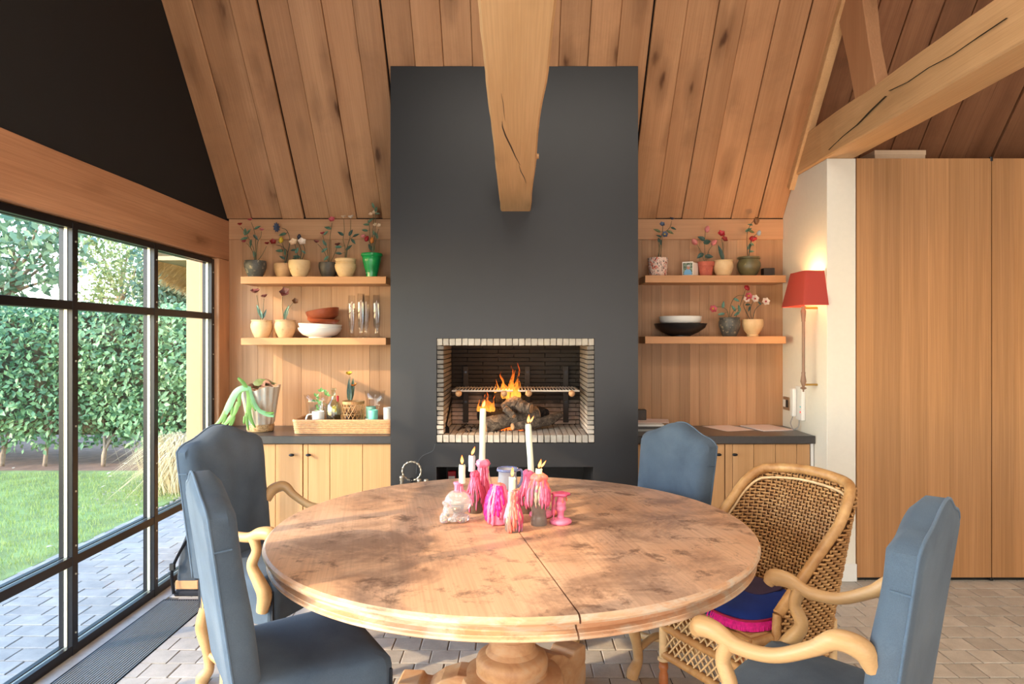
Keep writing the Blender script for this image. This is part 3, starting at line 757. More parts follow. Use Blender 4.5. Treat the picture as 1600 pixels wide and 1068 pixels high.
tag(MB().box(-1.995, -0.7525, CF, 4.765, CT-.048, CT).build('worktop', M['worktop'], bevel=.002), 'dark stone worktop under the wicker tray and fern pot', 'worktop')
tag(MB().box(0.7415, 1.869, CF, 4.765, CT-.048, CT).build('worktop', M['worktop'], bevel=.002), 'dark stone worktop under the papers and intercom', 'worktop')
SD = 4.55
def shelf(label, pa, pb, ztop, n):
    xa, xb = X(pa, SD), X(pb, SD)
    return tag(MB().box(xa, xb, SD, DB-.013 if ztop > 9 else DB-.004, ztop-.048, ztop).build('wall_shelf', M['shelf'], bevel=.0015), label, 'shelf')
ZU, ZL = 1.869, 1.461; ZUr, ZLr = 1.877, 1.470
shelf('thick floating oak shelf holding the green pot', 376, 603, ZU, 0)
shelf('thick floating oak shelf holding the white bowl and tall glasses', 376.5, 603, ZL, 1)
shelf('thick floating oak shelf holding the terrazzo pot and photo card', 1008, 1228, ZUr, 2)
shelf('thick floating oak shelf holding the black bowl, beside the wall lamp', 1008, 1228, ZLr, 3)

# wardrobe of tall oak veneered doors
wd = thing('wardrobe', 'floor to ceiling oak wardrobe with tall flat doors', 'wardrobe', (3.1, 4.1, 0))
xs = [2.048, (1549.5-CX)/F_PX*4.1, 3.70, 4.2]
MB().box(2.052, 4.2, 4.125, 4.74, 0.0, 2.50).build('carcass', M['black'], wd)
for a, b in zip(xs[:-1], xs[1:]):
    d = MB().box(a+.003, b-.003, 4.112, 4.126, 0.022, 2.536).build('door', M['veneer'], wd)
    cuts = [a+.003]; n = 5 if b-a > .7 else 4
    while cuts[-1] < b-.16: cuts.append(cuts[-1]+R.uniform(.09, .17))
    cuts[-1] = b-.003
    for p, q in zip(cuts[:-1], cuts[1:]):
        MB().box(p+.0002, q-.0002, 4.1005-R.uniform(0, .0004), 4.113, 0.022, 2.536).build('veneer_strip', M['veneer'], d)
MB().box(2.052, 2.07, 4.096, 4.102, 0.03, 0.95).build('edge_pull', M['veneer'], wd)
for x in xs[1:3]: MB().tube([(x, 4.106, 0.004), (x, 4.106, 0.022)], .012, 10).tube([(x, 4.106, 2.52), (x, 4.106, 2.545)], .010, 10).build('pivot', M['steel'], wd)
bx = thing('cardboard_box', 'low pale box lying on top of the wardrobe', 'box', (2.3, 4.45, 2.54))
a, b = (1367-CX)/F_PX*4.3, (1446-CX)/F_PX*4.3
M['card'] = plain('pale_card', rgb(222, 190, 158), 0.8, var=.03)
MB().box(a, b, 4.3, 4.56, 2.50, 2.638).build('body', M['card'], bx, bevel=.002)
MB().box(a-.003, b+.003, 4.297, 4.563, 2.610, 2.641).build('lid', M['card'], bx, bevel=.002)

# ================================================================ wall lamp
M['bronze'] = plain('brown_bronze', rgb(142, 112, 94), 0.5, 0.25, bump=.1)
wl = thing('wall_lamp', 'wall lamp with red half shade and long brown turned stem', 'lamp', (1.872, 4.23, 1.14))
lx, ly = 1.785, 4.23
MB().lathe([(.002, 1.125), (.006, 1.130), (.004, 1.138), (.018, 1.146), (.020, 1.150), (.007, 1.158), (.012, 1.170), (.018, 1.19), (.014, 1.215), (.011, 1.232), (.012, 1.245), (.009, 1.25), (.009, 1.56), (.012, 1.562), (.011, 1.57), (.014, 1.60), (.016, 1.625), (.010, 1.640), (.014, 1.655)], (lx, ly, 0), 16).build('stem', M['bronze'], wl, smooth=True, auto=40)
MB().tube([(lx, ly, 1.645), (1.872, ly, 1.645)], .007, 8).tube([(lx, ly, 1.17), (1.872, ly, 1.17)], .006, 8).build('wall_arm', plain('brass', rgb(190, 150, 80), .3, .9), wl)
m = NT('red_shade'); m.b.inputs['Base Color'].default_value = rgb(172, 66, 56); m.b.inputs['Roughness'].default_value = .9
f = m.noise(m.coords(), 300, 2); m.bump(f, .2, .002)
t_ = m.n('ShaderNodeBsdfTranslucent'); t_.inputs[0].default_value = rgb(214, 50, 36); x_ = m.n('ShaderNodeMixShader'); x_.inputs[0].default_value = .06
m.l(m.b.outputs[0], x_.inputs[1]); m.l(t_.outputs[0], x_.inputs[2]); m.l(x_.outputs[0], m.out.inputs[0]); M['shade'] = m.m
zb, zt = 1.656, 1.868
B = [(1.872, 4.075), (1.715, 4.075), (1.715, 4.42), (1.872, 4.42)]; T = [(1.872, 4.135), (1.752, 4.135), (1.752, 4.37), (1.872, 4.37)]
def rnd(P): # a little roundness at the two free corners
    a, b, c, d = [Vector((p[0], p[1], 0)) for p in P]; e = .022
    ab = (a-b).normalized()*e; bc = (c-b).normalized()*e; cd = (d-c).normalized()*e
    return [a, b+ab, b+(ab+bc)*.3, b+bc, c-bc, c+(cd-bc)*.3, c+cd, d]
mb = MB(); rows = []
for P, z, s_ in ((B, zb, 1.0), (T, zt, 1.0)): rows.append([Vector((p.x, p.y, z)) for p in rnd(P)])
ins = [[Vector((min(p.x+.003, 1.871), ly+(p.y-ly)*.985, p.z)) for p in r] for r in rows]
n = 8; V = rows[0]+rows[1]+ins[0]+ins[1]; Fc = []
for i in range(n-1): Fc += [(i, n+i, n+i+1, i+1), (2*n+i, 2*n+i+1, 3*n+i+1, 3*n+i), (i, i+1, 2*n+i+1, 2*n+i), (n+i, 3*n+i, 3*n+i+1, n+i+1)]
mb.add(V, Fc).build('shade', M['shade'], wl, smooth=True, auto=35)
M['bulb'] = emit('bulb', (1.0, .62, .25, 1), 12)
MB().lathe([(.010, 0), (.012, .02), (.022, .05), (.018, .075), (.003, .088)], (lx+.02, ly, 1.70), 12).build('bulb', M['bulb'], wl, smooth=True)
light('wall_lamp_light', 'POINT', (lx+.02, ly, 1.80), 9.0, (1.0, .60, .26), shadow_soft_size=.03)

# intercom, socket
ic = thing('intercom', 'white wall intercom handset with a red light above the worktop', 'intercom', (1.872, 4.5, .94))
MB().box(1.845, 1.871, 4.40, 4.50, .925, 1.145).build('base', M['white_paint'], ic, bevel=.006, seg=2)
MB().box(1.815, 1.843, 4.465, 4.515, .945, 1.13).build('handset', M['white_paint'], ic, bevel=.010, seg=3)
MB().box(1.8435, 1.8455, 4.41, 4.425, .975, .985).build('red_light', emit('red_led', (1, .05, .05, 1), 2.5), ic)
MB().box(1.8435, 1.8455, 4.41, 4.425, 1.01, 1.018).build('teal_light', emit('teal_led', (.1, .7, .7, 1), .8), ic)
MB().tube(bez([(1.83, 4.50, .945), (1.815, 4.50, .90), (1.82, 4.47, .862), (1.85, 4.46, .88), (1.855, 4.46, .93)], 8), .004, 6).build('cord', plain('grey_cord', rgb(150, 146, 142), .5), ic)
so = thing('wall_socket', 'small brown framed switch plate beside the intercom', 'switch', (1.872, 4.70, .99))
MB().box(1.864, 1.8715, 4.655, 4.755, .965, 1.055).build('plate', plain('taupe', rgb(150, 118, 92), .5), so, bevel=.002)
MB().box(1.861, 1.865, 4.705, 4.745, .985, 1.035).build('switch', M['white_paint'], so, bevel=.001)
MB().box(1.861, 1.865, 4.665, 4.70, .985, 1.035).build('socket', M['black'], so, bevel=.001)
# papers
M['paper'] = plain('paper', rgb(226, 204, 196), .8, var=.02)
def paper(label, c, w_, h_, rz, n=1, z=CT):
    o = MB().box(-w_/2, w_/2, -h_/2, h_/2, 0, .0012*n).build('paper_sheet', M['paper'])
    o.location = (c[0], c[1], z+.0002); o.rotation_euler = (0, 0, rz); return tag(o, label, 'paper', 'papers on the worktop')
paper('sheet of paper lying between the back chair and the thicker paper stack', (1.44, 4.63), .21, .28, .33, 1)
paper('thin stack of papers on the worktop nearest the intercom', (1.70, 4.63), .22, .28, .22, 5)
paper('loose sheet topmost on the pile beside the chimney', (.94, 4.66), .21, .22, -.2, 2, CT+.045)
pl_ = thing('magazine_pile', 'pile of flat grey and white folders beside the chimney', 'folders', (.9, 4.6, CT))
MB().box(.775, .99, 4.46, 4.72, CT, CT+.014).build('folder', plain('grey_folder', rgb(150, 150, 150), .5), pl_, bevel=.001)
MB().box(.77, .98, 4.48, 4.73, CT+.016, CT+.030).build('folder', plain('dark_folder', rgb(84, 80, 80), .5), pl_, bevel=.001)
MB().box(.775, .975, 4.47, 4.73, CT+.031, CT+.044).build('folder', M['white_paint'], pl_, bevel=.001)
tag(MB().box(.80, .902, 4.69, 4.75, CT+.0475, CT+.118).build('small_box', plain('dark_box', rgb(66, 58, 54), .5, var=.3), bevel=.003), 'small dark box standing on the paper pile beside the chimney', 'box')

# ================================================================ table
TC = Vector((-0.012, 2.574, 0)); TR = .882; TZ = .76
m = NT('table_top'); v = m.coords((1, 1, 1), False)
rot = m.n('ShaderNodeMapping'); rot.inputs['Rotation'].default_value = (0, 0, -.20); m.l(v, rot.inputs[0])
st = m.n('ShaderNodeMapping'); st.inputs['Scale'].default_value = (14, 1.0, 6); m.l(rot.outputs[0], st.inputs[0])
st2 = m.n('ShaderNodeMapping'); st2.inputs['Scale'].default_value = (120, 2.0, 20); m.l(rot.outputs[0], st2.inputs[0])
g1 = m.noise(st.outputs[0], 1.0, 5, .6, .6); g2 = m.noise(st2.outputs[0], 1.0, 3, .6)
b1 = m.noise(v, 3.4, 8, .70, .5); b2 = m.noise(v, 9.0, 7, .75, .3); b3 = m.noise(v, 1.6, 4, .6, .2)
c = m.ramp(g1, [(.25, rgb(204, 154, 118)), (.75, rgb(226, 180, 142))])
c = m.mix(m.ramp(b3, [(.42, (0, 0, 0, 1)), (.68, (.55, .55, .55, 1))]), c, rgb(214, 186, 162))
c = m.mix(m.ramp(b1, [(.46, (0, 0, 0, 1)), (.62, (.8, .8, .8, 1))]), c, rgb(140, 108, 88))
c = m.mix(m.ramp(b2, [(.54, (0, 0, 0, 1)), (.64, (.75, .75, .75, 1))]), c, rgb(104, 76, 60))
c = m.mix(m.ramp(g2, [(.34, (.22, .22, .22, 1)), (.55, (0, 0, 0, 1))]), c, rgb(140, 100, 76))
m.l(c, m.b.inputs['Base Color']); m.b.inputs['Roughness'].default_value = .42; m.b.inputs['Specular IOR Level'].default_value = .45; m.bump(g2, .08, .002)
M['ttop'] = m.m
m = NT('table_edge'); v = m.coords((1, 1, 3), False); b1 = m.noise(v, 7, 7, .7, .4); b2 = m.noise(m.coords((1, 1, 8), False), 5, 5, .65)
c = m.ramp(b2, [(.3, rgb(196, 142, 104)), (.7, rgb(222, 178, 138))])
c = m.mix(m.ramp(b1, [(.46, (0, 0, 0, 1)), (.62, (.8, .8, .8, 1))]), c, rgb(208, 192, 170))
c = m.mix(m.ramp(m.noise(v, 13, 6, .7), [(.56, (0, 0, 0, 1)), (.7, (.7, .7, .7, 1))]), c, rgb(122, 92, 66))
m.l(c, m.b.inputs['Base Color']); m.b.inputs['Roughness'].default_value = .5; M['tedge'] = m.m
m = NT('table_base'); v = m.coords((1, 1, 1.5)); b1 = m.noise(v, 7, 7, .65, .4)
c = m.ramp(b1, [(.3, rgb(172, 118, 78)), (.52, rgb(206, 158, 114)), (.75, rgb(206, 180, 148))])
m.l(c, m.b.inputs['Base Color']); m.b.inputs['Roughness'].default_value = .5; M['tbase'] = m.m
tb_ = thing('dining_table', 'large round weathered wooden pedestal dining table with central seam', 'table', TC)
sa = math.atan2(-.74, .15)      # seam direction on the plan
topp = [(0.0, TZ), (TR-.022, TZ), (TR-.010, TZ-.002), (TR-.002, TZ-.009), (TR, TZ-.017), (TR-.004, TZ-.024), (TR-.012, TZ-.027)]
edge = [(TR-.075, TZ-.030), (TR-.018, TZ-.0275), (TR-.034, TZ-.031), (TR-.042, TZ-.038), (TR-.034, TZ-.048), (TR-.020, TZ-.053), (TR-.020, TZ-.056), (TR-.014, TZ-.060), (TR-.013, TZ-.066), (TR-.020, TZ-.071), (TR-.075, TZ-.072)]
for k in (0, 1):
    a0 = sa+k*pi+.0009; a1 = sa+(k+1)*pi-.0009
    mb = MB(); n = 96
    prof = topp[::-1]
    off = Vector((math.cos((a0+a1)/2), math.sin((a0+a1)/2), 0))*.0018
    full = [(0.0, TZ-.030), (TR-.075, TZ-.030)]+prof
    vs_, fs_ = [], []
    for r, z in full:
        for i in range(n+1):
            a = a0+(a1-a0)*i/n; vs_.append((TC.x+off.x+r*math.cos(a), TC.y+off.y+r*math.sin(a), z))
    q = n+1
    for j in range(len(full)-1):
        for i in range(n): fs_.append((j*q+i, j*q+i+1, (j+1)*q+i+1, (j+1)*q+i))
    fs_.append(tuple(j*q for j in range(len(full)))); fs_.append(tuple(j*q+n for j in range(len(full)-1, -1, -1)))
    h = mb.add(vs_, fs_).build('table_top', M['ttop'], tb_, smooth=True, auto=25, origin=Vector((0, 0, 0)))
    h.data.materials.append(M['tedge'])
    for p in h.data.polygons:
        cz = p.center; rr = math.hypot(cz.x, cz.y)
        if rr > TR-.013 and p.normal.z < .9: p.material_index = 1
    mb = MB(); vs_, fs_ = [], []
    for r, z in edge[::-1]:
        for i in range(n+1):
            a = a0+(a1-a0)*i/n; vs_.append((TC.x+off.x+r*math.cos(a), TC.y+off.y+r*math.sin(a), z))
    for j in range(len(edge)-1):
        for i in range(n): fs_.append((j*q+i, j*q+i+1, (j+1)*q+i+1, (j+1)*q+i))
    for i in range(n): fs_.append((q*(len(edge)-1)+i, q*(len(edge)-1)+i+1, i+1, i))
    fs_.append(tuple(j*q for j in range(len(edge)))); fs_.append(tuple(j*q+n for j in range(len(edge)-1, -1, -1)))
    mb.add(vs_, fs_).build('apron', M['tedge'], tb_, smooth=True, auto=25, origin=Vector((0, 0, 0)))
MB().lathe([(.02, TZ-.10), (.45, TZ-.10), (.45, TZ-.031), (.02, TZ-.031)], TC, 32).build('top_frame', M['tbase'], tb_)
MB().lathe([(.095, .10), (.185, .10), (.192, .115), (.192, .18), (.186, .196), (.170, .204), (.135, .206), (.130, .212), (.134, .222), (.136, .245), (.130, .262), (.120, .270), (.100, .276), (.093, .286), (.088, .292), (.086, .335), (.094, .340), (.096, .35), (.096, .362), (.090, .368), (.10, .40), (.14, .46), (.16, .53), (.13, .60), (.16, .66), (.16, .665)], TC, 48).build('pedestal', M['tbase'], tb_, smooth=True, auto=35)
for a in (math.radians(176), math.radians(52), math.radians(-66)):
    d = Vector((math.cos(a), math.sin(a), 0)); n_ = Vector((-d.y, d.x, 0))
    prof = [(.12, .20), (.20, .205), (.26, .185), (.31, .150), (.335, .152), (.345, .168), (.42, .168), (.43, .160), (.43, .105), (.425, .09), (.432, .08), (.432, .012), (.42, .0), (.32, .0), (.24, .03), (.12, .06)]
    mb = MB(); wv_ = .058
    va = [TC+d*r+n_*wv_+Vector((0, 0, z)) for r, z in prof]; vb = [TC+d*r-n_*wv_+Vector((0, 0, z)) for r, z in prof]; k = len(prof)
    mb.add(va+vb, [tuple(range(k)), tuple(range(2*k-1, k-1, -1))]+[(i, i+k, (i+1) % k+k, (i+1) % k) for i in range(k)])
    mb.build('foot', M['tbase'], tb_, bevel=.006, seg=2)

# ================================================================ slip-covered chairs
M['denim'] = fabric('blue_linen', rgb(68, 80, 94), rgb(86, 100, 114), rgb(112, 120, 128))
M['denim2'] = fabric('faded_linen', rgb(78, 94, 112), rgb(96, 112, 128), rgb(120, 128, 136))
M['slit'] = plain('dark_tape', rgb(24, 26, 34), .8)
def chair(name, label, face, loc, arms=True, fab='denim', pipe='denim2', zp=1.065):
    rz = math.atan2(face[1], face[0])
    t = thing(name, label, 'chair', (loc[0], loc[1], 0), rz, 'blue slip-covered dining chairs')
    hw, th_ = .228, .085
    zb_ = .455
    def lean(z): return -.195-(z-.46)*.14
    def ztop(u):
        a = abs(u); s_ = zp-.055+.055*(math.cos(pi*min(1, a/.80))*.5+.5)
        if a > .66: s_ -= .034*((a-.66)/.34)**2.4
        return s_
    nu, nv = 26, 18
    def grid(front, z_lo):
        out = []
        for j in range(nv+1):
            row = []
            for i in range(nu+1):
                u = -1+2*i/nu; v_ = j/nv
                z = z_lo+(ztop(u)-z_lo)*v_
                taper = .93+.07*min(1, (z-zb_)/.45)
                rd = .062 if front else .030; e = min((1-abs(u))*hw, (1-v_)*(zp-zb_), rd)/rd
                k_ = .30 if front else .80; puff = th_/2*(k_+(1-k_)*math.sqrt(max(0, 1-(1-e)**2)))
                x = lean(z)+(puff if front else -puff)
                if front: x += .008*noise.noise(Vector((u*2.4, v_*3, loc[0])))
                row.append((x, u*hw*taper, z))
            out.append(row)
        return out
    Fg, Bg = grid(True, zb_), grid(False, zb_)
    mb = MB(); V = [p for r in Fg for p in r]+[p for r in Bg for p in r]; q = nu+1; o_ = q*(nv+1); Fc = []
    for j in range(nv):
        for i in range(nu):
            a = j*q+i; Fc += [(a, a+1, a+q+1, a+q), (o_+a, o_+a+q, o_+a+q+1, o_+a+1)]
        Fc += [(j*q, (j+1)*q, o_+(j+1)*q, o_+j*q), (j*q+nu, o_+j*q+nu, o_+(j+1)*q+nu, (j+1)*q+nu)]
    for i in range(nu):
        Fc += [(nv*q+i, nv*q+i+1, o_+nv*q+i+1, o_+nv*q+i), (i, o_+i, o_+i+1, i+1)]
    bk = mb.add(V, Fc).build('backrest', M[fab], t, world=False, smooth=True, auto=48, origin=Vector((lean(zb_), 0, zb_)))
    for G, nm in ((Bg, 'piping'),):
        P = [G[j][0] for j in range(nv+1)]+G[nv][1:-1]+[G[j][nu] for j in range(nv, -1, -1)]
        MB().tube(P, .0042, 6).build(nm, M[pipe], bk, smooth=True, world=False, origin=None) if False else None
        ob = MB().tube([Vector(p)-Vector((lean(zb_), 0, zb_)) for p in P], .0042, 6).build(nm, M[pipe], bk, smooth=True, world=False)
    # folded seam tucks at the shoulders
    for s_ in (-1, 1):
        j = int(nv*.88)
        MB().tube([Vector(Fg[j][0 if s_ < 0 else nu])-Vector((lean(zb_), 0, zb_))+Vector((.001, s_*.002, 0)), Vector(Bg[j-0][0 if s_ < 0 else nu])-Vector((lean(zb_), 0, zb_))+Vector((0, s_*.002, -.004))], .0028, 6).build('seam', M[pipe], bk, world=False)
    # seat cover with hanging skirt
    o0 = [(-.195, -.21), (.185, -.245), (.210, -.228), (.215, 0), (.210, .228), (.185, .245), (-.195, .21), (-.21, .19), (-.21, -.19)]
    def dens(P, n=6):
        out = []
        for i in range(len(P)):
            a, b = Vector(P[i]+(0,)), Vector(P[(i+1) % len(P)]+(0,))
            for k in range(n): out.append(a.lerp(b, k/n))
        return out
    o1 = dens(o0); rings = []
    for sc_, z, wob in ((.985, .33, .006), (.992, .40, .003), (1.0, .45, 0), (1.0, .472, 0), (.985, .490, 0), (.95, .500, 0), (.80, .508, 0), (.5, .513, 0), (.15, .515, 0)):
        rings.append([(p.x*sc_+wob*math.sin(i*1.7), p.y*sc_+wob*math.cos(i*2.1), z+(.006*math.sin(i*.9) if z < .34 else 0)) for i, p in enumerate(o1)])
    st_ = MB().loft(rings).build('seat_cover', M[fab], t, world=False, smooth=True, auto=55)
    inv = Vector((0, 0, 0))-st_.location
    for (x, y, dx, dy) in ((.204, .237, 0, .008), (.204, -.237, 0, -.008), (-.204, .20, 0, .008), (-.204, -.20, 0, -.008)):
        MB().obox(Vector((x, y, .395))+inv, (.004, 0, 0), (0, .004, 0), (0, 0, .066)).build('slit', M['slit'], st_, world=False)
    # legs with a carved S bend, joined by bent stretchers
    wd_ = M['chair_wood']
    for sx, sy in ((1, 1), (1, -1), (-1, 1), (-1, -1)):
        bx_, by_ = (.175 if sx > 0 else -.185), sy*(.200 if sx > 0 else .180)
        P = bez([(bx_, by_, .42), (bx_+sx*.004, by_, .33), (bx_+sx*.022, by_+sy*.004, .24), (bx_-sx*.004, by_, .14), (bx_-sx*.012, by_, .07), (bx_+sx*.018, by_+sy*.004, .028), (bx_+sx*.026, by_+sy*.004, .0)], 5)
        MB().tube(P, lerps([.026, .025, .028, .021, .021, .028, .024], len(P)), 10, up=(1, 0, 0)).build('leg', wd_, t, world=False, smooth=True, auto=60)
    for sy in (-1, 1):
        P = bez([(.165, sy*.195, .11), (.05, sy*.195, .145), (-.06, sy*.187, .10), (-.17, sy*.178, .13)], 6)
        MB().tube(P, .016, 8).build('stretcher', wd_, t, world=False, smooth=True, auto=60)
    P = bez([(.02, -.20, .125), (.03, -.08, .10), (.03, .08, .10), (.02, .20, .125)], 6)
    MB().tube(P, .016, 8).build('stretcher', wd_, t, world=False, smooth=True, auto=60)
    for sy in (-1, 1):  # wooden back posts showing below the back cover
        MB().obox((-.190, sy*.178, .44), (.022, 0, 0), (0, .022, 0), (0, 0, .055)).build('back_post', wd_, t, world=False, bevel=.004)
    if arms:
        for sy in (-1, 1):
            y = sy*.245
            P = bez([(lean(.70)+.024, sy*.200, .694), (lean(.74)+.050, sy*.224, .738), (lean(.74)+.10, y, .752), (-.08, y, .715), (.01, y+sy*.004, .672), (.10, y+sy*.008, .668), (.16, y+sy*.008, .690), (.205, y+sy*.004, .690), (.222, y, .668)], 7)
            a_ = MB().tube(P, lerps([.024, .027, .024, .019, .018, .020, .025, .028, .017], len(P)), 12, up=(0, 0, 1), flat=(1.0, .92)).build('arm', wd_, t, world=False, smooth=True, auto=70)
            P = bez([(.125, y+sy*.008, .672), (.140, y+sy*.008, .62), (.120, y+sy*.010, .56), (.155, y+sy*.010, .50), (.180, y+sy*.008, .45), (.165, y+sy*.004, .385)], 6)
            MB().tube(P, lerps([.022, .019, .021, .026, .030, .024], len(P)), 12, up=(1, 0, 0)).build('arm_support', wd_, t, world=False, smooth=True, auto=70)
    return t
def place(top_c, face):
    f = Vector((face[0], face[1], 0)).normalized()
    return (top_c[0]+f.x*.28, top_c[1]+f.y*.28)
f1 = (.935, -.355); chair('armchair', 'blue slip-covered armchair with open wooden arms beside the window', f1, place((-1.32, 3.07), f1))
f2 = (.85, .53); chair('dining_chair', 'blue slip-covered armless side chair seen edge-on in front of the window', f2, place((-.91, 2.0), f2), arms=False)
f3 = (-.74, .67); chair('armchair', 'blue slip-covered armchair with pale wooden arms, its back turned, before the wardrobe', f3, place((1.018, 1.672), f3))
f4 = (-.85, -.53); chair('dining_chair', 'blue slip-covered chair between the table and the dark chimney wall', f4, place((.80, 3.35), f4), arms=False, zp=1.042)
# ================================================================ wicker armchair
m = NT('rattan'); v = m.coords(); f = m.noise(v, 18, 5, .6); f2 = m.noise(v, 6, 3, .5)
c = m.ramp(f, [(.3, rgb(158, 108, 60)), (.7, rgb(206, 160, 104))]); c = m.mix(m.ramp(f2, [(.45, (0, 0, 0, 1)), (.7, (.4, .4, .4, 1))]), c, rgb(146, 92, 48))
m.l(c, m.b.inputs['Base Color']); m.b.inputs['Roughness'].default_value = .45; M['rattan'] = m.m
M['rattan_pale'] = plain('rattan_strip', rgb(214, 180, 134), .5, var=.15, nscale=25)
M['turned'] = plain('orange_turned_wood', rgb(176, 104, 56), .4, var=.12)
fw = (-.874, -.485); rz = math.atan2(fw[1], fw[0])
wc = thing('wicker_chair', 'tall woven wicker armchair with blue cushion by the table', 'chair', (.895, 2.66, 0), rz)
# plan curve of the woven shell: near wing -> back -> far wing
HW, XB, XF, RC = .235, -.235, .10, .11
def plan(s):
    l1 = XF-(XB+RC); l2 = RC*pi/2; l3 = 2*(HW-RC); Lt = 2*l1+2*l2+l3; d = s*Lt
    if d < l1: return Vector((XF-d, HW, 0)), Vector((0, 1, 0))
    d -= l1
    if d < l2: a = pi/2+d/RC; return Vector((XB+RC+RC*math.cos(a), HW-RC+RC*math.sin(a), 0)), Vector((math.cos(a), math.sin(a), 0))
    d -= l2
    if d < l3: return Vector((XB, HW-RC-d, 0)), Vector((-1, 0, 0))
    d -= l3
    if d < l2: a = pi+d/RC; return Vector((XB+RC+RC*math.cos(a), -HW+RC+RC*math.sin(a), 0)), Vector((math.cos(a), math.sin(a), 0))
    d -= l2
    return Vector((XB+RC+d, -HW, 0)), Vector((0, -1, 0))
def shell(s, z):
    p, n_ = plan(s); k = max(0, z-.40)
    out = n_*(.07*k)
    return p+out+Vector((-.22*k*max(0, (XF-p.x)/(XF-XB)), 0, z)), n_
def htop(s):
    a = abs(2*s-1)      # 0 at the middle of the back, 1 at the wing tips
    if a < .36: return .900-.02*(a/.36)**2
    if a < .52: t = (a-.36)/.16; return .880-.115*t**1.6
    t = (a-.52)/.48; return .765-.285*t**.9
NS = 136; rows = []
mb = MB(); zr_ = .300
k = 0
while zr_ < .88:
    run = []; 
    for i in range(NS+1):
        s = i/NS
        if zr_ <= htop(s)-.004:
            p, n_ = shell(s, zr_); run.append(p+n_*(.0058 if (i//2+k) % 2 else -.0058))
        else:
            if len(run) > 3: mb.tube(run, .0046, 4, flat=(1.12, .55))
            run = []
    if len(run) > 3: mb.tube(run, .0046, 4, flat=(1.12, .55))
    zr_ += .0130; k += 1
wv_ = mb.build('weave', M['rattan'], wc, world=False, smooth=True); wv_['kind'] = 'stuff'
mb = MB(); zr_ = .300; k = 0        # outer layer of the double weave
while zr_ < .88:
    run = []
    for i in range(NS+1):
        s = i/NS
        if zr_ <= htop(s)-.004:
            p, n_ = shell(s, zr_); run.append(p+n_*(.024+(.0050 if (i//2+k) % 2 else -.0050)))
        else:
            if len(run) > 3: mb.tube(run, .0046, 4, flat=(1.12, .55))
            run = []
    if len(run) > 3: mb.tube(run, .0046, 4, flat=(1.12, .55))
    zr_ += .0130; k += 1
wv_ = mb.build('outer_weave', M['rattan'], wc, world=False, smooth=True); wv_['kind'] = 'stuff'
mb = MB(); V = []; F_ = []
for i in range(61):     # darker inner layer of the double weave
    s = i/60
    for j in range(9):
        p, n_ = shell(s, .30+(htop(s)-.012-.30)*j/8); V.append(p+n_*.013)
for i in range(60):
    for j in range(8): F_.append((i*9+j, (i+1)*9+j, (i+1)*9+j+1, i*9+j+1))
mb.add(V, F_).build('lining', plain('dark_cane', rgb(104, 68, 40), .7, var=.2, nscale=40), wc, world=False, smooth=True)
mb = MB()
for i in range(1, NS, 2):
    s = i/NS; h = htop(s); P = [shell(s, .15+(h-.15)*j/6)[0] for j in range(7)]
    mb.tube(P, .0032, 4)
o = mb.build('stakes', M['rattan'], wc, world=False, smooth=True); o['kind'] = 'stuff'
def wrapped(P, r, n=10, step=.006):
    "cane-wrapped pole: ridges every few millimetres"
    P = [Vector(p) for p in P]; out = []; acc = 0
    dense = []
    for a, b in zip(P[:-1], P[1:]):
        q = max(1, int((b-a).length/(step/2)))
        for i in range(q): dense.append(a.lerp(b, i/q))
    dense.append(P[-1])
    return MB().tube(dense, [r*(1.0 if i % 2 else .93) for i in range(len(dense))], n)
rim = [shell(i/60, htop(i/60)+.004)[0] for i in range(61)]
wrapped(rim, .021).build('rim', M['rattan'], wc, world=False, smooth=True)
inner = [shell(s, htop(s)-.036)[0]-shell(s, htop(s)-.036)[1]*.008 for s in [.16+.68*i/60 for i in range(61)]]
MB().tube(inner, .006, 6).build('inner_rim', M['rattan_pale'], wc, world=False, smooth=True)
# lashings at the wing tips
for s in (0.0, 1.0):
    p, n_ = shell(s, .44)
    wrapped([p+Vector((.0, 0, .045)), p+Vector((.006, 0, -.03)), p+Vector((.004, 0, -.10))], .017).build('lashing', M['rattan'], wc, world=False, smooth=True)
# legs
for x, y in ((.215, .225), (.215, -.225), (-.215, .225), (-.215, -.225)):
    lg = wrapped([(x, y, .40), (x, y, .165)], .018).build('leg', M['rattan_pale'], wc, world=False, smooth=True)
    q = -lg.location
    MB().lathe([(.016, 0), (.020, .02), (.015, .045), (.019, .07), (.019, .10), (.014, .115), (.020, .13), (.017, .15)], Vector((x, y, 0))+q, 12).build('turned_foot', M['turned'], lg, world=False, smooth=True)
    MB().lathe([(.018, .155), (.024, .160), (.024, .168), (.018, .172)], Vector((x, y, 0))+q, 12).build('cane_ring', M['rattan_pale'], lg, world=False, smooth=True)
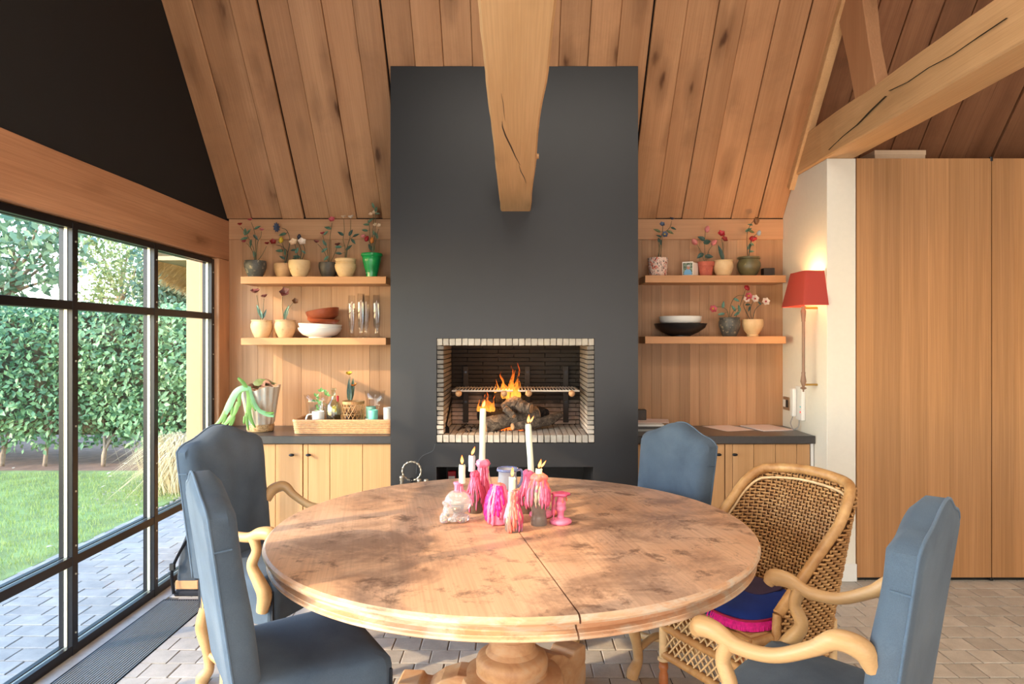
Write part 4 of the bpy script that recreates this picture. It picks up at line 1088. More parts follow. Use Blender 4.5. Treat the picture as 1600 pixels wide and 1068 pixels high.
# apron: wrapped rails with diagonal cane lattice
cs = [(.215, .225), (.215, -.225), (-.215, -.225), (-.215, .225)]
for (a, b) in zip(cs, cs[1:]+cs[:1]):
    A, B_ = Vector(a+(0,)), Vector(b+(0,)); d = (B_-A); L_ = d.length; d.normalize(); n_ = Vector((d.y, -d.x, 0))
    for z in (.185, .295, .40): wrapped([A+Vector((0, 0, z)), B_+Vector((0, 0, z))], .017).build('apron_rail', M['rattan'], wc, world=False, smooth=True)
    mb = MB()
    for z0_, z1_ in ((.20, .28), (.31, .385)):
        nL = 13
        for i in range(-2, nL):
            for sg in (1, -1):
                t0, t1 = i/nL, (i+2.0)/nL
                if sg < 0: t0, t1 = t1, t0
                if min(t0, t1) < -.05 or max(t0, t1) > 1.05: continue
                P0 = A+d*(L_*max(0, min(1, t0)))+Vector((0, 0, z0_))+n_*(.003*sg); P1 = A+d*(L_*max(0, min(1, t1)))+Vector((0, 0, z1_))+n_*(.003*sg)
                mb.tube([P0, P1], .0038, 5)
    o = mb.build('lattice', M['rattan_pale'], wc, world=False); o['kind'] = 'stuff'
MB().box(-.21, .21, -.215, .215, .395, .42).build('seat', M['rattan'], wc, world=False, bevel=.006)
# cushion lying on the seat: velvet with magenta fringe
M['velvet'] = fabric('blue_velvet', rgb(18, 38, 110), rgb(28, 58, 140)); M['velvet2'] = fabric('plum_velvet', rgb(58, 44, 66), rgb(80, 60, 84))
M['magenta'] = plain('magenta_fringe', rgb(220, 28, 140), .8, var=.2, nscale=80)
cu = thing('seat_cushion', 'blue velvet seat cushion with bright magenta fringe on the wicker chair', 'cushion', (.895, 2.66, .421), rz)
def sq(s, z, e=4.0, n=48, cx=.02):
    out = []
    for i in range(n):
        a = 2*pi*i/n; c_, s_ = math.cos(a), math.sin(a)
        out.append((cx+.198*s*math.copysign(abs(c_)**(2/e), c_), .205*s*math.copysign(abs(s_)**(2/e), s_), z))
    return out
MB().loft([sq(.94, .0), sq(1.0, .018), sq(1.0, .026), sq(.96, .040), sq(.8, .056), sq(.5, .064), sq(.1, .066)]).build('cover', M['velvet'], cu, world=False, smooth=True)
MB().loft([sq(.44, .0652, 4, 48, -.05), sq(.40, .068, 4, 48, -.05), sq(.2, .0685, 4, 48, -.05)]).build('plum_patch', M['velvet2'], cu, world=False, smooth=True)
mb = MB(); E = sq(1.0, .03, 4.0, 300)
for i, p in enumerate(E):
    p = Vector(p); n_ = Vector((p.x-.02, p.y, 0)).normalized()
    mb.tube([p, p+n_*.010+Vector((0, 0, -.012)), p+n_*.014+Vector((R.uniform(-.003, .003), R.uniform(-.003, .003), -.0285))], .0030, 4)
o = mb.build('fringe', M['magenta'], cu, world=False); o['kind'] = 'stuff'
MB().tube(sq(1.0, .032, 4.0, 80), .005, 6, closed=True).build('braid', plain('crimson_braid', rgb(150, 16, 60), .8), cu, world=False)

# dark bag behind the window armchair
M['bagcloth'] = plain('bag_cloth', rgb(58, 66, 76), .85, var=.15); M['tan'] = plain('tan_leather', rgb(190, 140, 96), .6)
bg_ = thing('bag', 'dark grey cloth bag with black strap standing by the window frame', 'bag', (-1.86, 3.97, 0))
MB().loft([[(x*s_-1.86, y*s_+3.97, z) for x, y in ((-.06, -.10), (.06, -.10), (.06, .10), (-.06, .10))] for s_, z in ((1, .02), (1.02, .10), (.85, .26), (.5, .34))]).build('body', M['bagcloth'], bg_, bevel=.015, seg=2)
MB().box(-1.925, -1.795, 3.865, 4.075, .035, .085).build('tan_band', M['tan'], bg_, bevel=.004)
MB().box(-1.93, -1.78, 3.85, 4.08, 0, .03).build('base', M['slit'], bg_, bevel=.008)
MB().tube(bez([(-1.86, 3.93, .34), (-1.90, 3.86, .24), (-1.935, 3.85, .14), (-1.92, 3.84, .02)], 8), .010, 6, flat=(1, .35)).build('strap', M['slit'], bg_)
MB().box(-1.945, -1.915, 3.835, 3.855, .15, .19).build('buckle', M['black'], bg_, bevel=.004)

# ================================================================ candles and bottles on the table
M['wax_white'] = plain('candle_wax', rgb(214, 226, 206), .45, var=.02); M['wax_blue'] = plain('bluish_wax', rgb(196, 200, 210), .45, var=.03)
for m_ in ('wax_white', 'wax_blue'):
    b_ = M[m_].node_tree.nodes['Principled BSDF']; b_.inputs['Subsurface Weight'].default_value = .25; b_.inputs['Subsurface Radius'].default_value = (.01, .01, .008)
def waxm(n_, c_): return plain(n_, c_, .4, var=.12, nscale=60)
M['w_pink'] = waxm('pink_wax', rgb(222, 96, 138)); M['w_hot'] = waxm('hot_pink_wax', rgb(244, 24, 134)); M['w_salmon'] = waxm('salmon_wax', rgb(246, 124, 110))
M['w_rose'] = waxm('rose_wax', rgb(206, 66, 102)); M['w_lilac'] = waxm('lilac_wax', rgb(206, 140, 176)); M['w_cream'] = waxm('cream_wax', rgb(220, 202, 172)); M['w_candy'] = waxm('candy_wax', rgb(238, 130, 164))
M['bottle_brown'] = plain('old_brown_glass', rgb(96, 78, 66), .25, var=.2); M['bottle_grey'] = plain('old_grey_glass', rgb(128, 116, 108), .3, var=.25)
m = NT('candle_flame'); tc = m.n('ShaderNodeTexCoord'); sp = m.n('ShaderNodeSeparateXYZ'); m.l(tc.outputs['Generated'], sp.inputs[0])
em = m.n('ShaderNodeEmission'); em.inputs['Strength'].default_value = 3.2
m.l(m.ramp(sp.outputs['Z'], [(0, (1.0, .22, .03, 1)), (.3, (1, .55, .20, 1)), (.6, (1, .45, .13, 1)), (1, (1.0, .20, .02, 1))]), em.inputs[0]); m.l(em.outputs[0], m.out.inputs[0]); M['cflame'] = m.m
def tpos(px, py): # point of the table top seen here
    D = (CAM_Z-TZ)*F_PX/(py-CY); return Vector(((px-CX)/F_PX*D, D, TZ))
def candle(label, base, h, r, mat='wax_white', lean=(0, 0), fl=.034, two=False, fdir=.15):
    t = thing('candle', label, 'candle', base, 0, 'lit candles on the dining table')
    top = Vector(base)+Vector((lean[0], lean[1], h)); mb = MB(); n_ = 14
    rings = []
    for q in (0, .3, .6, .85, .97, 1.0):
        c_ = Vector(base).lerp(top, q); rr = r*(1.0 if q < 1 else .86)
        rings.append([c_+Vector((math.cos(2*pi*i/n_)*rr*(1+.04*math.sin(3*i+q*9)), math.sin(2*pi*i/n_)*rr, .003*math.sin(i*1.3) if q > .95 else 0)) for i in range(n_)])
    MB().loft(rings).build('wax', M[mat], t, smooth=True, auto=50)
    MB().tube([top-Vector((0, 0, .004)), top+Vector((.001, 0, .008))], .0012, 5).build('wick', M['black'], t)
    fl_ = MB().lathe([(.0008, 0), (.0042, .004), (.0062, .012), (.0050, .02), (.0026, .028), (.0003, fl)], (0, 0, 0), 10)
    if two: fl_.v += [(x*.7+.008+z*.35, y*.7, z*.8+.002) for x, y, z in list(fl_.v)]; k_ = len(fl_.v)//2; fl_.f += [tuple(i+k_ for i in f_) for f_ in list(fl_.f)]
    fl_.v = [(x+fdir*z+top.x, y+top.y, z+top.z+.004) for x, y, z in fl_.v]
    fl_.build('flame', M['cflame'], t, smooth=True)
    return top
def drips(parent, prof, base, sets, seed, top_z, rim=.0):
    "wax runs following the bottle outline; prof: (r,z) bottom up; sets: (material, count, longest, shortest, radius, arc)"
    rr_ = random.Random(seed)
    def rad(z):
        for (r0_, z0_), (r1_, z1_) in zip(prof[:-1], prof[1:]):
            if z0_ <= z <= z1_: return r0_+(r1_-r0_)*((z-z0_)/max(1e-6, z1_-z0_))
        return prof[-1][0]
    for mat, cnt, lmax, lmin, tr, arc in sets:
        mb = MB()
        for i in range(cnt):
            a = rr_.uniform(*arc); tr0 = tr; L_ = rr_.uniform(lmin, lmax); tr = tr0*rr_.uniform(.5, 1.05); z = top_z-rr_.uniform(0, .012); P = []; Q = []
            n_ = max(5, int(L_/.008)); grow = rr_.uniform(.3, 1.2)
            prev = 0
            for j in range(n_+1):
                zz_ = max(base.z+.001, base.z+z-L_*j/n_); t = j/n_
                r_ = max(rad(zz_-base.z), prev-.0012)+tr*.55; prev = r_-tr*.55
                a2 = a+.05*math.sin(j*.7+i)
                P.append((base.x+math.cos(a2)*r_, base.y+math.sin(a2)*r_, zz_)); Q.append(tr*(.62+.38*math.sin(j*1.9+i*2)*.5+.25*t*grow) if j < n_ else tr*.35)
                if zz_ <= base.z+.0011: break
            if len(P) > 2: mb.tube(P, Q, 6)
            tr = tr0
        if mb.v: mb.build('wax_drips', M[mat], parent, smooth=True)
def bottle(label, base, prof, mat, sets, seed, top_z, cap=None):
    t = thing('wax_bottle', label, 'candle holder', base, 0, 'wax covered bottles on the dining table')
    MB().lathe(prof, base, 20).build('bottle', M[mat], t, smooth=True, auto=50)
    drips(t, prof, base, sets, seed, top_z)
    if cap: MB().lathe([(cap[0]*.7, top_z-.026), (cap[0]*.95, top_z-.014), (cap[0]*.85, top_z-.004), (cap[0]*.6, top_z+.004), (.004, top_z+.005)], base, 22, fn=lambda a, r, z: r*(1+.14*math.sin(a*5+seed)+.08*math.sin(a*9+z*400))).build('wax_collar', M[cap[1]], t, smooth=True)
    return t
AR = (0, 2*pi); FRONT = (pi, 2*pi)
def bprof(h, rb, rn, sh=.5, foot=0):
    return [(rb*.9, 0), (rb, .006), (rb, h*sh*.9), (rb*.92, h*sh), (rn*1.3, h*(sh+.22)), (rn, h*(sh+.3)), (rn, h)]
# glass skull decanter
SK = tpos(712, 816)
M['glass'] = glass('clear_glass', (.94, .955, .96, 1), .07, 1.45, .78); M['glass_thin'] = thin_glass('clear_thin_glass', (.96, .97, .97, 1), .04)
sk = thing('skull_bottle', 'clear glass skull shaped bottle with pink wax on its neck', 'bottle', SK)
bm = bmesh.new()
def bm_ball(c_, r_, s_=(1, 1, 1), seg=24):
    q = bmesh.ops.create_uvsphere(bm, u_segments=seg, v_segments=seg//2, radius=r_)
    for v_ in q['verts']: v_.co = Vector((v_.co.x*s_[0], v_.co.y*s_[1], v_.co.z*s_[2]))+Vector(c_)
# face looks along -X in local space
bm_ball((.010, 0, .078), .050, (1.06, .86, .92), 32)          # cranium
bm_ball((-.030, 0, .050), .032, (.85, 1.0, .95))               # face
bm_ball((-.034, .020, .046), .014); bm_ball((-.034, -.020, .046), .014)   # cheek bones
bm_ball((-.040, 0, .073), .022, (.6, 1.5, .5))                 # brow
bm_ball((-.040, 0, .024), .021, (.9, 1.05, 1.0))               # jaw
bm_ball((-.050, 0, .012), .013, (.9, 1.3, .8))                 # chin
bm_ball((-.012, .020, .022), .014, (1.6, .6, 1.1)); bm_ball((-.012, -.020, .022), .014, (1.6, .6, 1.1))
bm_ball((.024, 0, .016), .027, (1.1, 1.0, .62))
me = bpy.data.meshes.new('skull'); bm.to_mesh(me); bm.free()
tmp = put('skull_tmp', me); rm = tmp.modifiers.new('r', 'REMESH'); rm.mode = 'VOXEL'; rm.voxel_size = .0026; sm_ = tmp.modifiers.new('s', 'SMOOTH'); sm_.factor = .5; sm_.iterations = 5
dg = bpy.context.evaluated_depsgraph_get(); me2 = bpy.data.meshes.new_from_object(tmp.evaluated_get(dg)); bpy.data.objects.remove(tmp)
for v_ in me2.vertices:     # eye sockets, nose, teeth
    for c_, r_, d_ in (((-.060, .0175, .058), .014, .013), ((-.060, -.0175, .058), .014, .013), ((-.064, 0, .043), .009, .009)):
        dd = (v_.co-Vector(c_)).length
        if dd < r_*1.8: v_.co.x += d_*max(0, 1-(dd/(r_*1.8))**2)
    if v_.co.x < -.045 and .016 < v_.co.z < .034: v_.co.x += .0022*math.sin(v_.co.y*700)
    if v_.co.z < .002: v_.co.z = .0
me2.materials.clear(); me2.materials.append(M['glass']); me2.polygons.foreach_set('use_smooth', [True]*len(me2.polygons))
put('skull', me2, sk, (0, 0, 0), (0, 0, .35))
MB().lathe([(.016, .112), (.013, .122), (.013, .140), (.017, .146), (.017, .152), (.011, .153)], SK+Vector((.008, .003, 0)), 16).build('neck', M['w_candy'], sk, smooth=True)
drips(sk, [(.052, 0), (.056, .06), (.054, .085), (.042, .105), (.016, .12), (.014, .15)], SK+Vector((.010, .004, 0)), [('w_candy', 5, .085, .03, .0028, (pi*1.5, pi*2.15)), ('w_lilac', 3, .05, .02, .0028, (pi*1.3, pi*1.9))], 5, .148)
candle('short white candle on the glass skull, small upright flame', SK+Vector((.024, .003, .148)), .068, .0125, fdir=-.02)
# other holders, rear row first
b1_ = tpos(742, 800); p_ = bprof(.165, .030, .013, .5); bottle('slim dark bottle under rose wax directly behind the glass skull', b1_, p_, 'bottle_brown', [('w_rose', 34, .15, .05, .005, AR), ('w_pink', 14, .15, .05, .0045, AR), ('w_candy', 5, .06, .03, .005, AR)], 11, .163, (.019, 'w_rose'))
candle('short bluish candle behind the skull, flame blown sideways', b1_+Vector((-.012, 0, .165)), .060, .0135, 'wax_blue', fdir=.35)
b2_ = tpos(755, 794); p_ = bprof(.20, .036, .016, .42); bottle('tall bottle buried in pale pink wax under the taller tall candle', b2_, p_, 'w_rose', [('w_candy', 30, .13, .05, .0065, AR), ('w_pink', 22, .17, .08, .005, AR), ('w_rose', 8, .19, .12, .004, AR), ('w_cream', 6, .13, .08, .006, (-.5, .5))], 12, .196, (.030, 'w_candy'))
candle('tallest pale candle, standing left of the blue rimmed jug', b2_+Vector((-.004, -.002, .185)), .222, .0125, lean=(.003, 0), fdir=.25)
b3_ = tpos(826, 800); p_ = bprof(.17, .034, .015, .45); bottle('dark bottle with purple pink wax under the leaning tall candle', b3_, p_, 'bottle_brown', [('w_rose', 26, .14, .04, .006, AR), ('w_pink', 24, .15, .04, .006, AR), ('w_lilac', 8, .11, .04, .005, AR)], 13, .166, (.024, 'w_pink'))
candle('tall pale candle leaning a little, standing right of the jug', b3_+Vector((.010, 0, .162)), .190, .0125, lean=(-.012, 0), two=True, fdir=.1)
# front row
b4_ = tpos(779, 817); p_ = [(.036, 0), (.044, .006), (.046, .05), (.040, .09), (.030, .115), (.022, .13), (.020, .148)]
bottle('stout bottle drowned in hot pink wax, without a candle', b4_, p_, 'w_candy', [('w_hot', 26, .14, .07, .009, (pi*.75, pi*1.5)), ('w_candy', 24, .135, .08, .007, (pi*1.1, pi*2.2)), ('w_salmon', 8, .04, .02, .007, AR), ('w_hot', 5, .10, .05, .010, (pi*1.4, pi*1.7))], 14, .146, (.027, 'w_salmon'))
b5_ = tpos(802, 829); p_ = bprof(.150, .030, .014, .40); bottle('slim front bottle with long salmon wax run down its face', b5_, p_, 'bottle_grey', [('w_salmon', 10, .149, .10, .007, (pi*1.35, pi*1.6)), ('w_cream', 7, .115, .08, .0055, (pi*1.05, pi*1.3)), ('w_lilac', 8, .10, .05, .005, (pi*.9, pi*1.25)), ('w_pink', 20, .145, .06, .005, (pi*1.65, pi*2.2)), ('w_lilac', 14, .14, .06, .0045, AR), ('w_cream', 5, .13, .09, .005, (pi*1.65, pi*1.9)), ('w_rose', 6, .14, .1, .006, (pi*1.8, pi*2.1))], 15, .148, (.018, 'w_salmon'))
candle('short white candle in the front salmon bottle, upright flame', b5_+Vector((-.004, 0, .140)), .052, .0125, fdir=.05)
b6_ = tpos(842, 819); p_ = [(.030, 0), (.031, .004), (.028, .03), (.026, .045), (.028, .05), (.028, .056), (.034, .07), (.040, .10), (.036, .13), (.024, .155), (.018, .185)]
bottle('ribbed grey glass bottle with a thick wig of pink and coral wax', b6_, p_, 'bottle_grey', [('w_pink', 26, .125, .06, .0065, (-.9, .8)), ('w_candy', 22, .12, .06, .006, (pi*.9, pi*1.7)), ('w_salmon', 16, .07, .03, .008, AR), ('w_lilac', 8, .12, .08, .005, AR), ('w_cream', 6, .11, .07, .006, (pi*1.35, pi*1.6))], 16, .186, (.034, 'w_salmon'))
candle('short candle stub between coral wax peaks, flickering forked flame', b6_+Vector((0, .002, .184)), .022, .0125, two=True, fdir=.25)
g_ = thing('pink_candlestick', 'small pink glass candlestick with ruffled top, no candle', 'candle holder', tpos(876, 817))
gb = tpos(876, 817)
MB().lathe([(.038, 0), (.042, .006), (.040, .014), (.030, .018), (.014, .021), (.012, .03), (.013, .045), (.020, .052), (.021, .060), (.018, .066), (.020, .072), (.020, .080), (.014, .088), (.013, .10), (.020, .112)], gb, 24).build('stick', M['w_candy'], g_, smooth=True, auto=60)
MB().lathe([(.010, .100), (.020, .108), (.032, .110), (.034, .106), (.031, .114), (.020, .116), (.004, .112)], gb, 30, fn=lambda a, r, z: r*(1+.14*math.sin(a*5+1))).build('ruffled_top', M['w_pink'], g_, smooth=True)
drips(g_, [(.04, 0), (.034, .02), (.030, .10), (.02, .115)], gb, [('w_pink', 5, .10, .05, .004, (pi*.8, pi*1.3)), ('w_salmon', 4, .03, .015, .004, AR)], 21, .112)
pd = thing('pink_dish', 'low pink wax dish behind the ribbed bottle, with two green leaves', 'dish', tpos(846, 806))
pb = tpos(846, 806)
MB().lathe([(.04, 0), (.048, .006), (.046, .016), (.03, .018), (.01, .012)], pb, 20, fn=lambda a, r, z: r*(1+.07*math.sin(a*4))).build('dish', M['w_candy'], pd, smooth=True)
M['gleaf'] = plain('painted_green_leaf', rgb(92, 128, 84), .5, var=.2)
for dx, dy in ((.050, .02), (.085, .03), (.078, .0)): MB().leaf(pb+Vector((dx-.02, dy, .012)), (1, .2, .35), (0, -.3, 1), .032, .016).build('leaf', M['gleaf'], pd)
MB().ball(pb+Vector((.05, .0, .014)), .013, 10, 7).build('bud', M['w_salmon'], pd, smooth=True)
# frosted jug with blue rim
jb = tpos(793, 772)+Vector((0, 0, 0)); jg = thing('glass_jug', 'frosted clear glass jug with a blue rim, behind the candles', 'jug', jb)
M['frost'] = glass('frosted_glass', (.86, .90, .98, 1), .35, trans=.8); M['blue_rim'] = glass('blue_glass', rgb(170, 186, 244), .08, trans=.7)
MB().lathe([(.030, 0), (.038, .004), (.044, .03), (.044, .06), (.040, .085), (.040, .10), (.046, .112), (.043, .112), (.037, .10), (.037, .085), (.041, .06), (.041, .03), (.034, .008), (.001, .006)], jb, 28, cap=False).build('body', M['frost'], jg, smooth=True)
MB().lathe([(.043, .104), (.048, .106), (.049, .112), (.046, .118), (.042, .113)], jb, 28, cap=False).build('rim', M['blue_rim'], jg, smooth=True)
MB().tube(bez([jb+Vector(q) for q in ((.044, 0, .110), (.062, -.004, .108), (.066, -.006, .085), (.058, -.004, .05), (.045, 0, .032))], 6), .006, 8).build('handle', M['blue_rim'], jg, smooth=True)
for nm_, loc_ in (('candle_light', (b2_.x, b2_.y-.03, TZ+.44)), ('candle_light', (b5_.x, b5_.y-.02, TZ+.23)), ('candle_light', (b6_.x+.02, b6_.y-.02, TZ+.25))):
    light(nm_, 'POINT', loc_, .45, (1.0, .55, .22), shadow_soft_size=.012)
# ================================================================ pots with metal flowers on the shelves
def potmat(name, a, b, c_=None, sc_=14, th_=.55, rough=.6):
    m = NT(name); v = m.coords(); f = m.noise(v, sc_, 6, .65, .6); f2 = m.noise(v, sc_*3, 4, .6)
    q = m.ramp(f, [(.35, a), (.65, b)])
    if c_: q = m.mix(m.ramp(f2, [(th_, (0, 0, 0, 1)), (th_+.10, (.85, .85, .85, 1))]), q, c_)
    m.l(q, m.b.inputs['Base Color']); m.b.inputs['Roughness'].default_value = rough; m.bump(f2, .25, .004); return m.m
M['p_cream'] = potmat('cream_stoneware', rgb(214, 178, 130), rgb(226, 196, 150), rgb(196, 148, 100), 9, .62)
M['p_tan'] = potmat('tan_stoneware', rgb(188, 148, 106), rgb(206, 168, 126), rgb(160, 118, 84), 9, .62)
M['p_dark'] = potmat('dark_glazed_stoneware', rgb(64, 64, 62), rgb(96, 92, 84), rgb(172, 154, 124), 13, .57, .45)
M['p_char'] = potmat('charcoal_stoneware', rgb(58, 54, 50), rgb(80, 74, 66), rgb(132, 120, 102), 13, .66, .5)
M['p_olive'] = potmat('olive_glaze', rgb(70, 66, 52), rgb(104, 96, 62), rgb(170, 150, 92), 9, .64, .35)
M['p_green'] = potmat('green_glaze', rgb(18, 126, 66), rgb(34, 160, 84), rgb(190, 190, 120), 12, .70, .2)
M['p_terra'] = potmat('terracotta', rgb(172, 84, 66), rgb(196, 104, 82), rgb(206, 130, 106), 18, .66, .8)
M['p_terrazzo'] = speckle('terrazzo', rgb(226, 196, 178), [(rgb(216, 112, 88), .55), (rgb(52, 48, 52), .57), (rgb(238, 226, 214), .60)], 55)
M['soil'] = plain('soil', rgb(58, 44, 34), .95, var=.3)
SHAPES = { # outline as (radius/half-width, height fraction)
 'belly': [(.62, 0), (.66, .03), (.86, .30), (1.0, .58), (.99, .76), (.90, .90), (.93, .94), (.97, .97), (.95, 1.0), (.84, 1.0), (.82, .93), (.5, .9)],
 'ringed': [(.56, 0), (.60, .03), (.86, .32), (1.0, .58), (.97, .70), (.88, .76), (.95, .80), (.88, .845), (.88, .87), (.98, .92), (.98, .97), (.92, 1.0), (.82, 1.0), (.8, .93), (.5, .9)],
 'bowl': [(.58, 0), (.60, .05), (.80, .30), (.97, .62), (1.0, .82), (.96, 1.0), (.88, 1.0), (.86, .93), (.5, .9)],
 'footed': [(.52, 0), (.54, .08), (.50, .12), (.80, .36), (.98, .62), (1.0, .80), (.95, 1.0), (.86, 1.0), (.84, .93), (.5, .9)],
 'flare': [(.52, 0), (.54, .04), (.52, .12), (.66, .35), (.84, .65), (.92, .84), (.90, .86), (1.0, .89), (1.02, .94), (.98, 1.0), (.88, 1.0), (.84, .93), (.5, .9)],
 'clay': [(.70, 0), (.90, .70), (.90, .72), (1.0, .72), (1.02, 1.0), (.92, 1.0), (.90, .93), (.5, .9)],
 'tumbler': [(.78, 0), (.84, .03), (.97, .9), (1.0, .98), (.97, 1.0), (.89, 1.0), (.87, .93), (.5, .9)],
 'jar': [(.56, 0), (.62, .04), (.88, .28), (1.0, .52), (.98, .68), (.86, .84), (.84, .88), (.97, .92), (.98, .97), (.94, 1.0), (.82, 1.0), (.8, .93), (.5, .9)]}
def metal(name, a, b, rough=.5): return potmat(name, a, b, None, 40, .5, rough)
M['f_green'] = metal('leaf_green', rgb(62, 92, 74), rgb(104, 132, 104)); M['f_dgreen'] = metal('leaf_dark_green', rgb(36, 62, 58), rgb(62, 92, 80)); M['f_bgreen'] = metal('leaf_blue_green', rgb(58, 100, 88), rgb(100, 142, 122))
M['f_ogreen'] = metal('leaf_olive', rgb(76, 86, 54), rgb(112, 114, 74)); M['stem'] = metal('stem_olive', rgb(74, 74, 48), rgb(100, 94, 62)); M['stem_d'] = metal('stem_dark', rgb(40, 54, 46), rgb(60, 72, 56))
FC = {'red': (rgb(120, 28, 28), rgb(168, 52, 44)), 'pink': (rgb(196, 104, 104), rgb(222, 140, 132)), 'rose': (rgb(160, 56, 70), rgb(200, 90, 96)), 'blue': (rgb(52, 62, 86), rgb(84, 96, 120)), 'cream': (rgb(216, 178, 140), rgb(238, 210, 178)),
      'mauve': (rgb(120, 66, 64), rgb(164, 100, 94)), 'dmauve': (rgb(84, 40, 38), rgb(132, 72, 66)), 'brown': (rgb(92, 58, 34), rgb(128, 84, 50)), 'yellow': (rgb(196, 160, 40), rgb(224, 196, 70)), 'orange': (rgb(206, 112, 40), rgb(230, 150, 74)),
      'white': (rgb(214, 190, 172), rgb(240, 224, 208)), 'ink': (rgb(40, 44, 54), rgb(62, 66, 80)), 'grey': (rgb(140, 146, 152), rgb(180, 184, 186)), 'crim': (rgb(150, 24, 36), rgb(186, 40, 52))}
for k, (a, b) in FC.items(): M['c_'+k] = metal('petal_'+k, a, b)
def petal_flower(parent, c, r, col, nP=5, face=(0, -1, .35), cup=.3, centre=None):
    f = Vector(face).normalized(); u = f.orthogonal().normalized(); v_ = f.cross(u); mb = MB()
    for k in range(nP):
        a = 2*pi*k/nP+.4; d = (u*math.cos(a)+v_*math.sin(a))+f*cup
        mb.leaf(Vector(c), d, f, r*1.05, r*(1.15 if nP <= 6 else .6), .35, -.15, 4)
    fl = mb.build('flower', M['c_'+col], parent)
    if centre: MB().ball(Vector(c)+f*(r*.18), r*.24, 8, 6).build('centre', M['c_'+centre], fl)
    return fl
def bud(parent, c, r, col, d=(0, 0, 1)):
    d = Vector(d).normalized(); u = d.orthogonal().normalized(); v_ = d.cross(u); mb = MB()
    rings = []
    for t, q in ((-.9, .3), (-.5, .85), (0, 1.0), (.5, .8), (1.0, .35)):
        rings.append([Vector(c)+d*(t*r)+(u*math.cos(a)+v_*math.sin(a))*(q*r*.72*(1+.16*math.cos(3*a))) for a in [2*pi*i/12 for i in range(12)]])
    return mb.loft(rings).build('flower', M['c_'+col], parent, smooth=True)
def potted(label, cx, w_, ytop, ybase, zsh, shape, mat, stems, leaves, flowers, D=4.66, stem='stem', leafc='f_green', lw=.42, label_pot=None, group='potted metal flowers on the shelves', cat='plant'):
    k = D/F_PX; x = (cx-CX)*k; h = (ybase-ytop)*k*1.0; r = w_*k/2
    z0_ = zsh+.0005
    t = thing('potted_flower', label, cat, (x, D, z0_), 0, group)
    prof = [(max(.001, a*r), b*h) for a, b in SHAPES[shape]]
    MB().lathe(prof+[(.001, h*.9)], (x, D, z0_), 28, cap=False).build('pot', M[mat], t, smooth=True, auto=50)
    MB().lathe([(.001, h*.895), (r*.83, h*.895), (r*.83, h*.91), (.001, h*.925)], (x, D, z0_), 16, cap=False).build('soil', M['soil'], t)
    # pictures of the plant are read in the plane of the pot; the shelf top sits at ybase
    def P(px, py, dy=0): return Vector(((px-CX)*k, D+dy, z0_+(ybase-py)*k))
    def dep(i): return .028*math.sin(i*2.4)
    allp = []
    for i, s_ in enumerate(stems):
        pts = [P(px, py, dep(i)*j/max(1, len(s_)-1)) for j, (px, py) in enumerate(s_)]
        pts[0] = Vector((x+(pts[0].x-x)*.5, D, z0_+h*.9))
        C_ = bez(pts, 5); allp += C_
        MB().tube(C_, lerps([.0024, .0016], len(C_)), 5).build('stem', M[stem], t, smooth=True)
    for j, lf in enumerate(leaves):
        px, py, L_ = lf[:3]; lc = lf[3] if len(lf) > 3 else leafc
        c_ = P(px, py); q = min(allp, key=lambda a: (a.x-c_.x)**2+(a.z-c_.z)**2)
        d = Vector((c_.x-q.x, 0, c_.z-q.z)); Lm = L_*k
        if d.length < .004: d = Vector((.3*math.sin(j*3), 0, 1))
        d = (d.normalized()+Vector((0, .25*math.sin(j*1.7), .25))).normalized()
        if len(lf) > 4: d = Vector((lf[4][0], 0, lf[4][1])).normalized()
        c_.y = q.y; b0 = c_-d*(Lm*.5)
        if (q-b0).length > .004: MB().tube([q, b0+d*.003], .0012, 4).build('stalk', M[stem], t)
        MB().leaf(b0, d, (.35*math.sin(j*2.1), -1, .35), Lm, Lm*lw, .25, .12, 4).build('leaf', M[lc], t)
    for j, fl in enumerate(flowers):
        kind, px, py, r_, col = fl[:5]; c_ = P(px, py)
        q = min(allp, key=lambda a: (a.x-c_.x)**2+(a.z-c_.z)**2); c_.y = q.y
        if kind == 'bud': bud(t, c_, r_*k, col, fl[5] if len(fl) > 5 else (0.2, -.2, 1))
        elif kind == 'star': petal_flower(t, c_, r_*k, col, 9, (-.6, -1, -.2), .0)
        elif kind == 'side': petal_flower(t, c_, r_*k, col, 5, (.25*math.sin(j*4), -.35, 1), .55)
        elif kind == 'daisy': petal_flower(t, c_, r_*k, col, 6, (.0, -1, .25), .15, fl[5])
        else: petal_flower(t, c_, r_*k, col, 5, (.4*math.sin(j*2), -1, .5), .45)
    return t
US, LS, RU, RL = ZU, ZL, ZUr, ZLr
potted('dark patterned pot with thin stems and small red flowers, nearest the glazed wall', 399, 34, 405, 431.5, US, 'bowl', 'p_dark',
  [[(399, 404), (396, 385), (385, 363), (376, 352)], [(400, 404), (399, 375), (396, 357), (391, 344)], [(401, 404), (403, 378), (409, 368), (411, 360)], [(398, 404), (394, 390), (387, 380), (383, 377)], [(402, 404), (410, 395), (417, 382)]],
  [(401, 352, 11), (383, 359, 13), (388.5, 359, 11), (381, 370, 12), (399, 368, 11, 'f_dgreen'), (391.5, 378, 13), (397.5, 394, 12)],
  [('side', 375, 349, 5, 'red'), ('side', 389.5, 341, 5, 'rose'), ('side', 411, 358.5, 5, 'pink'), ('side', 379.5, 375, 5, 'rose'), ('side', 418, 379, 5, 'red')])
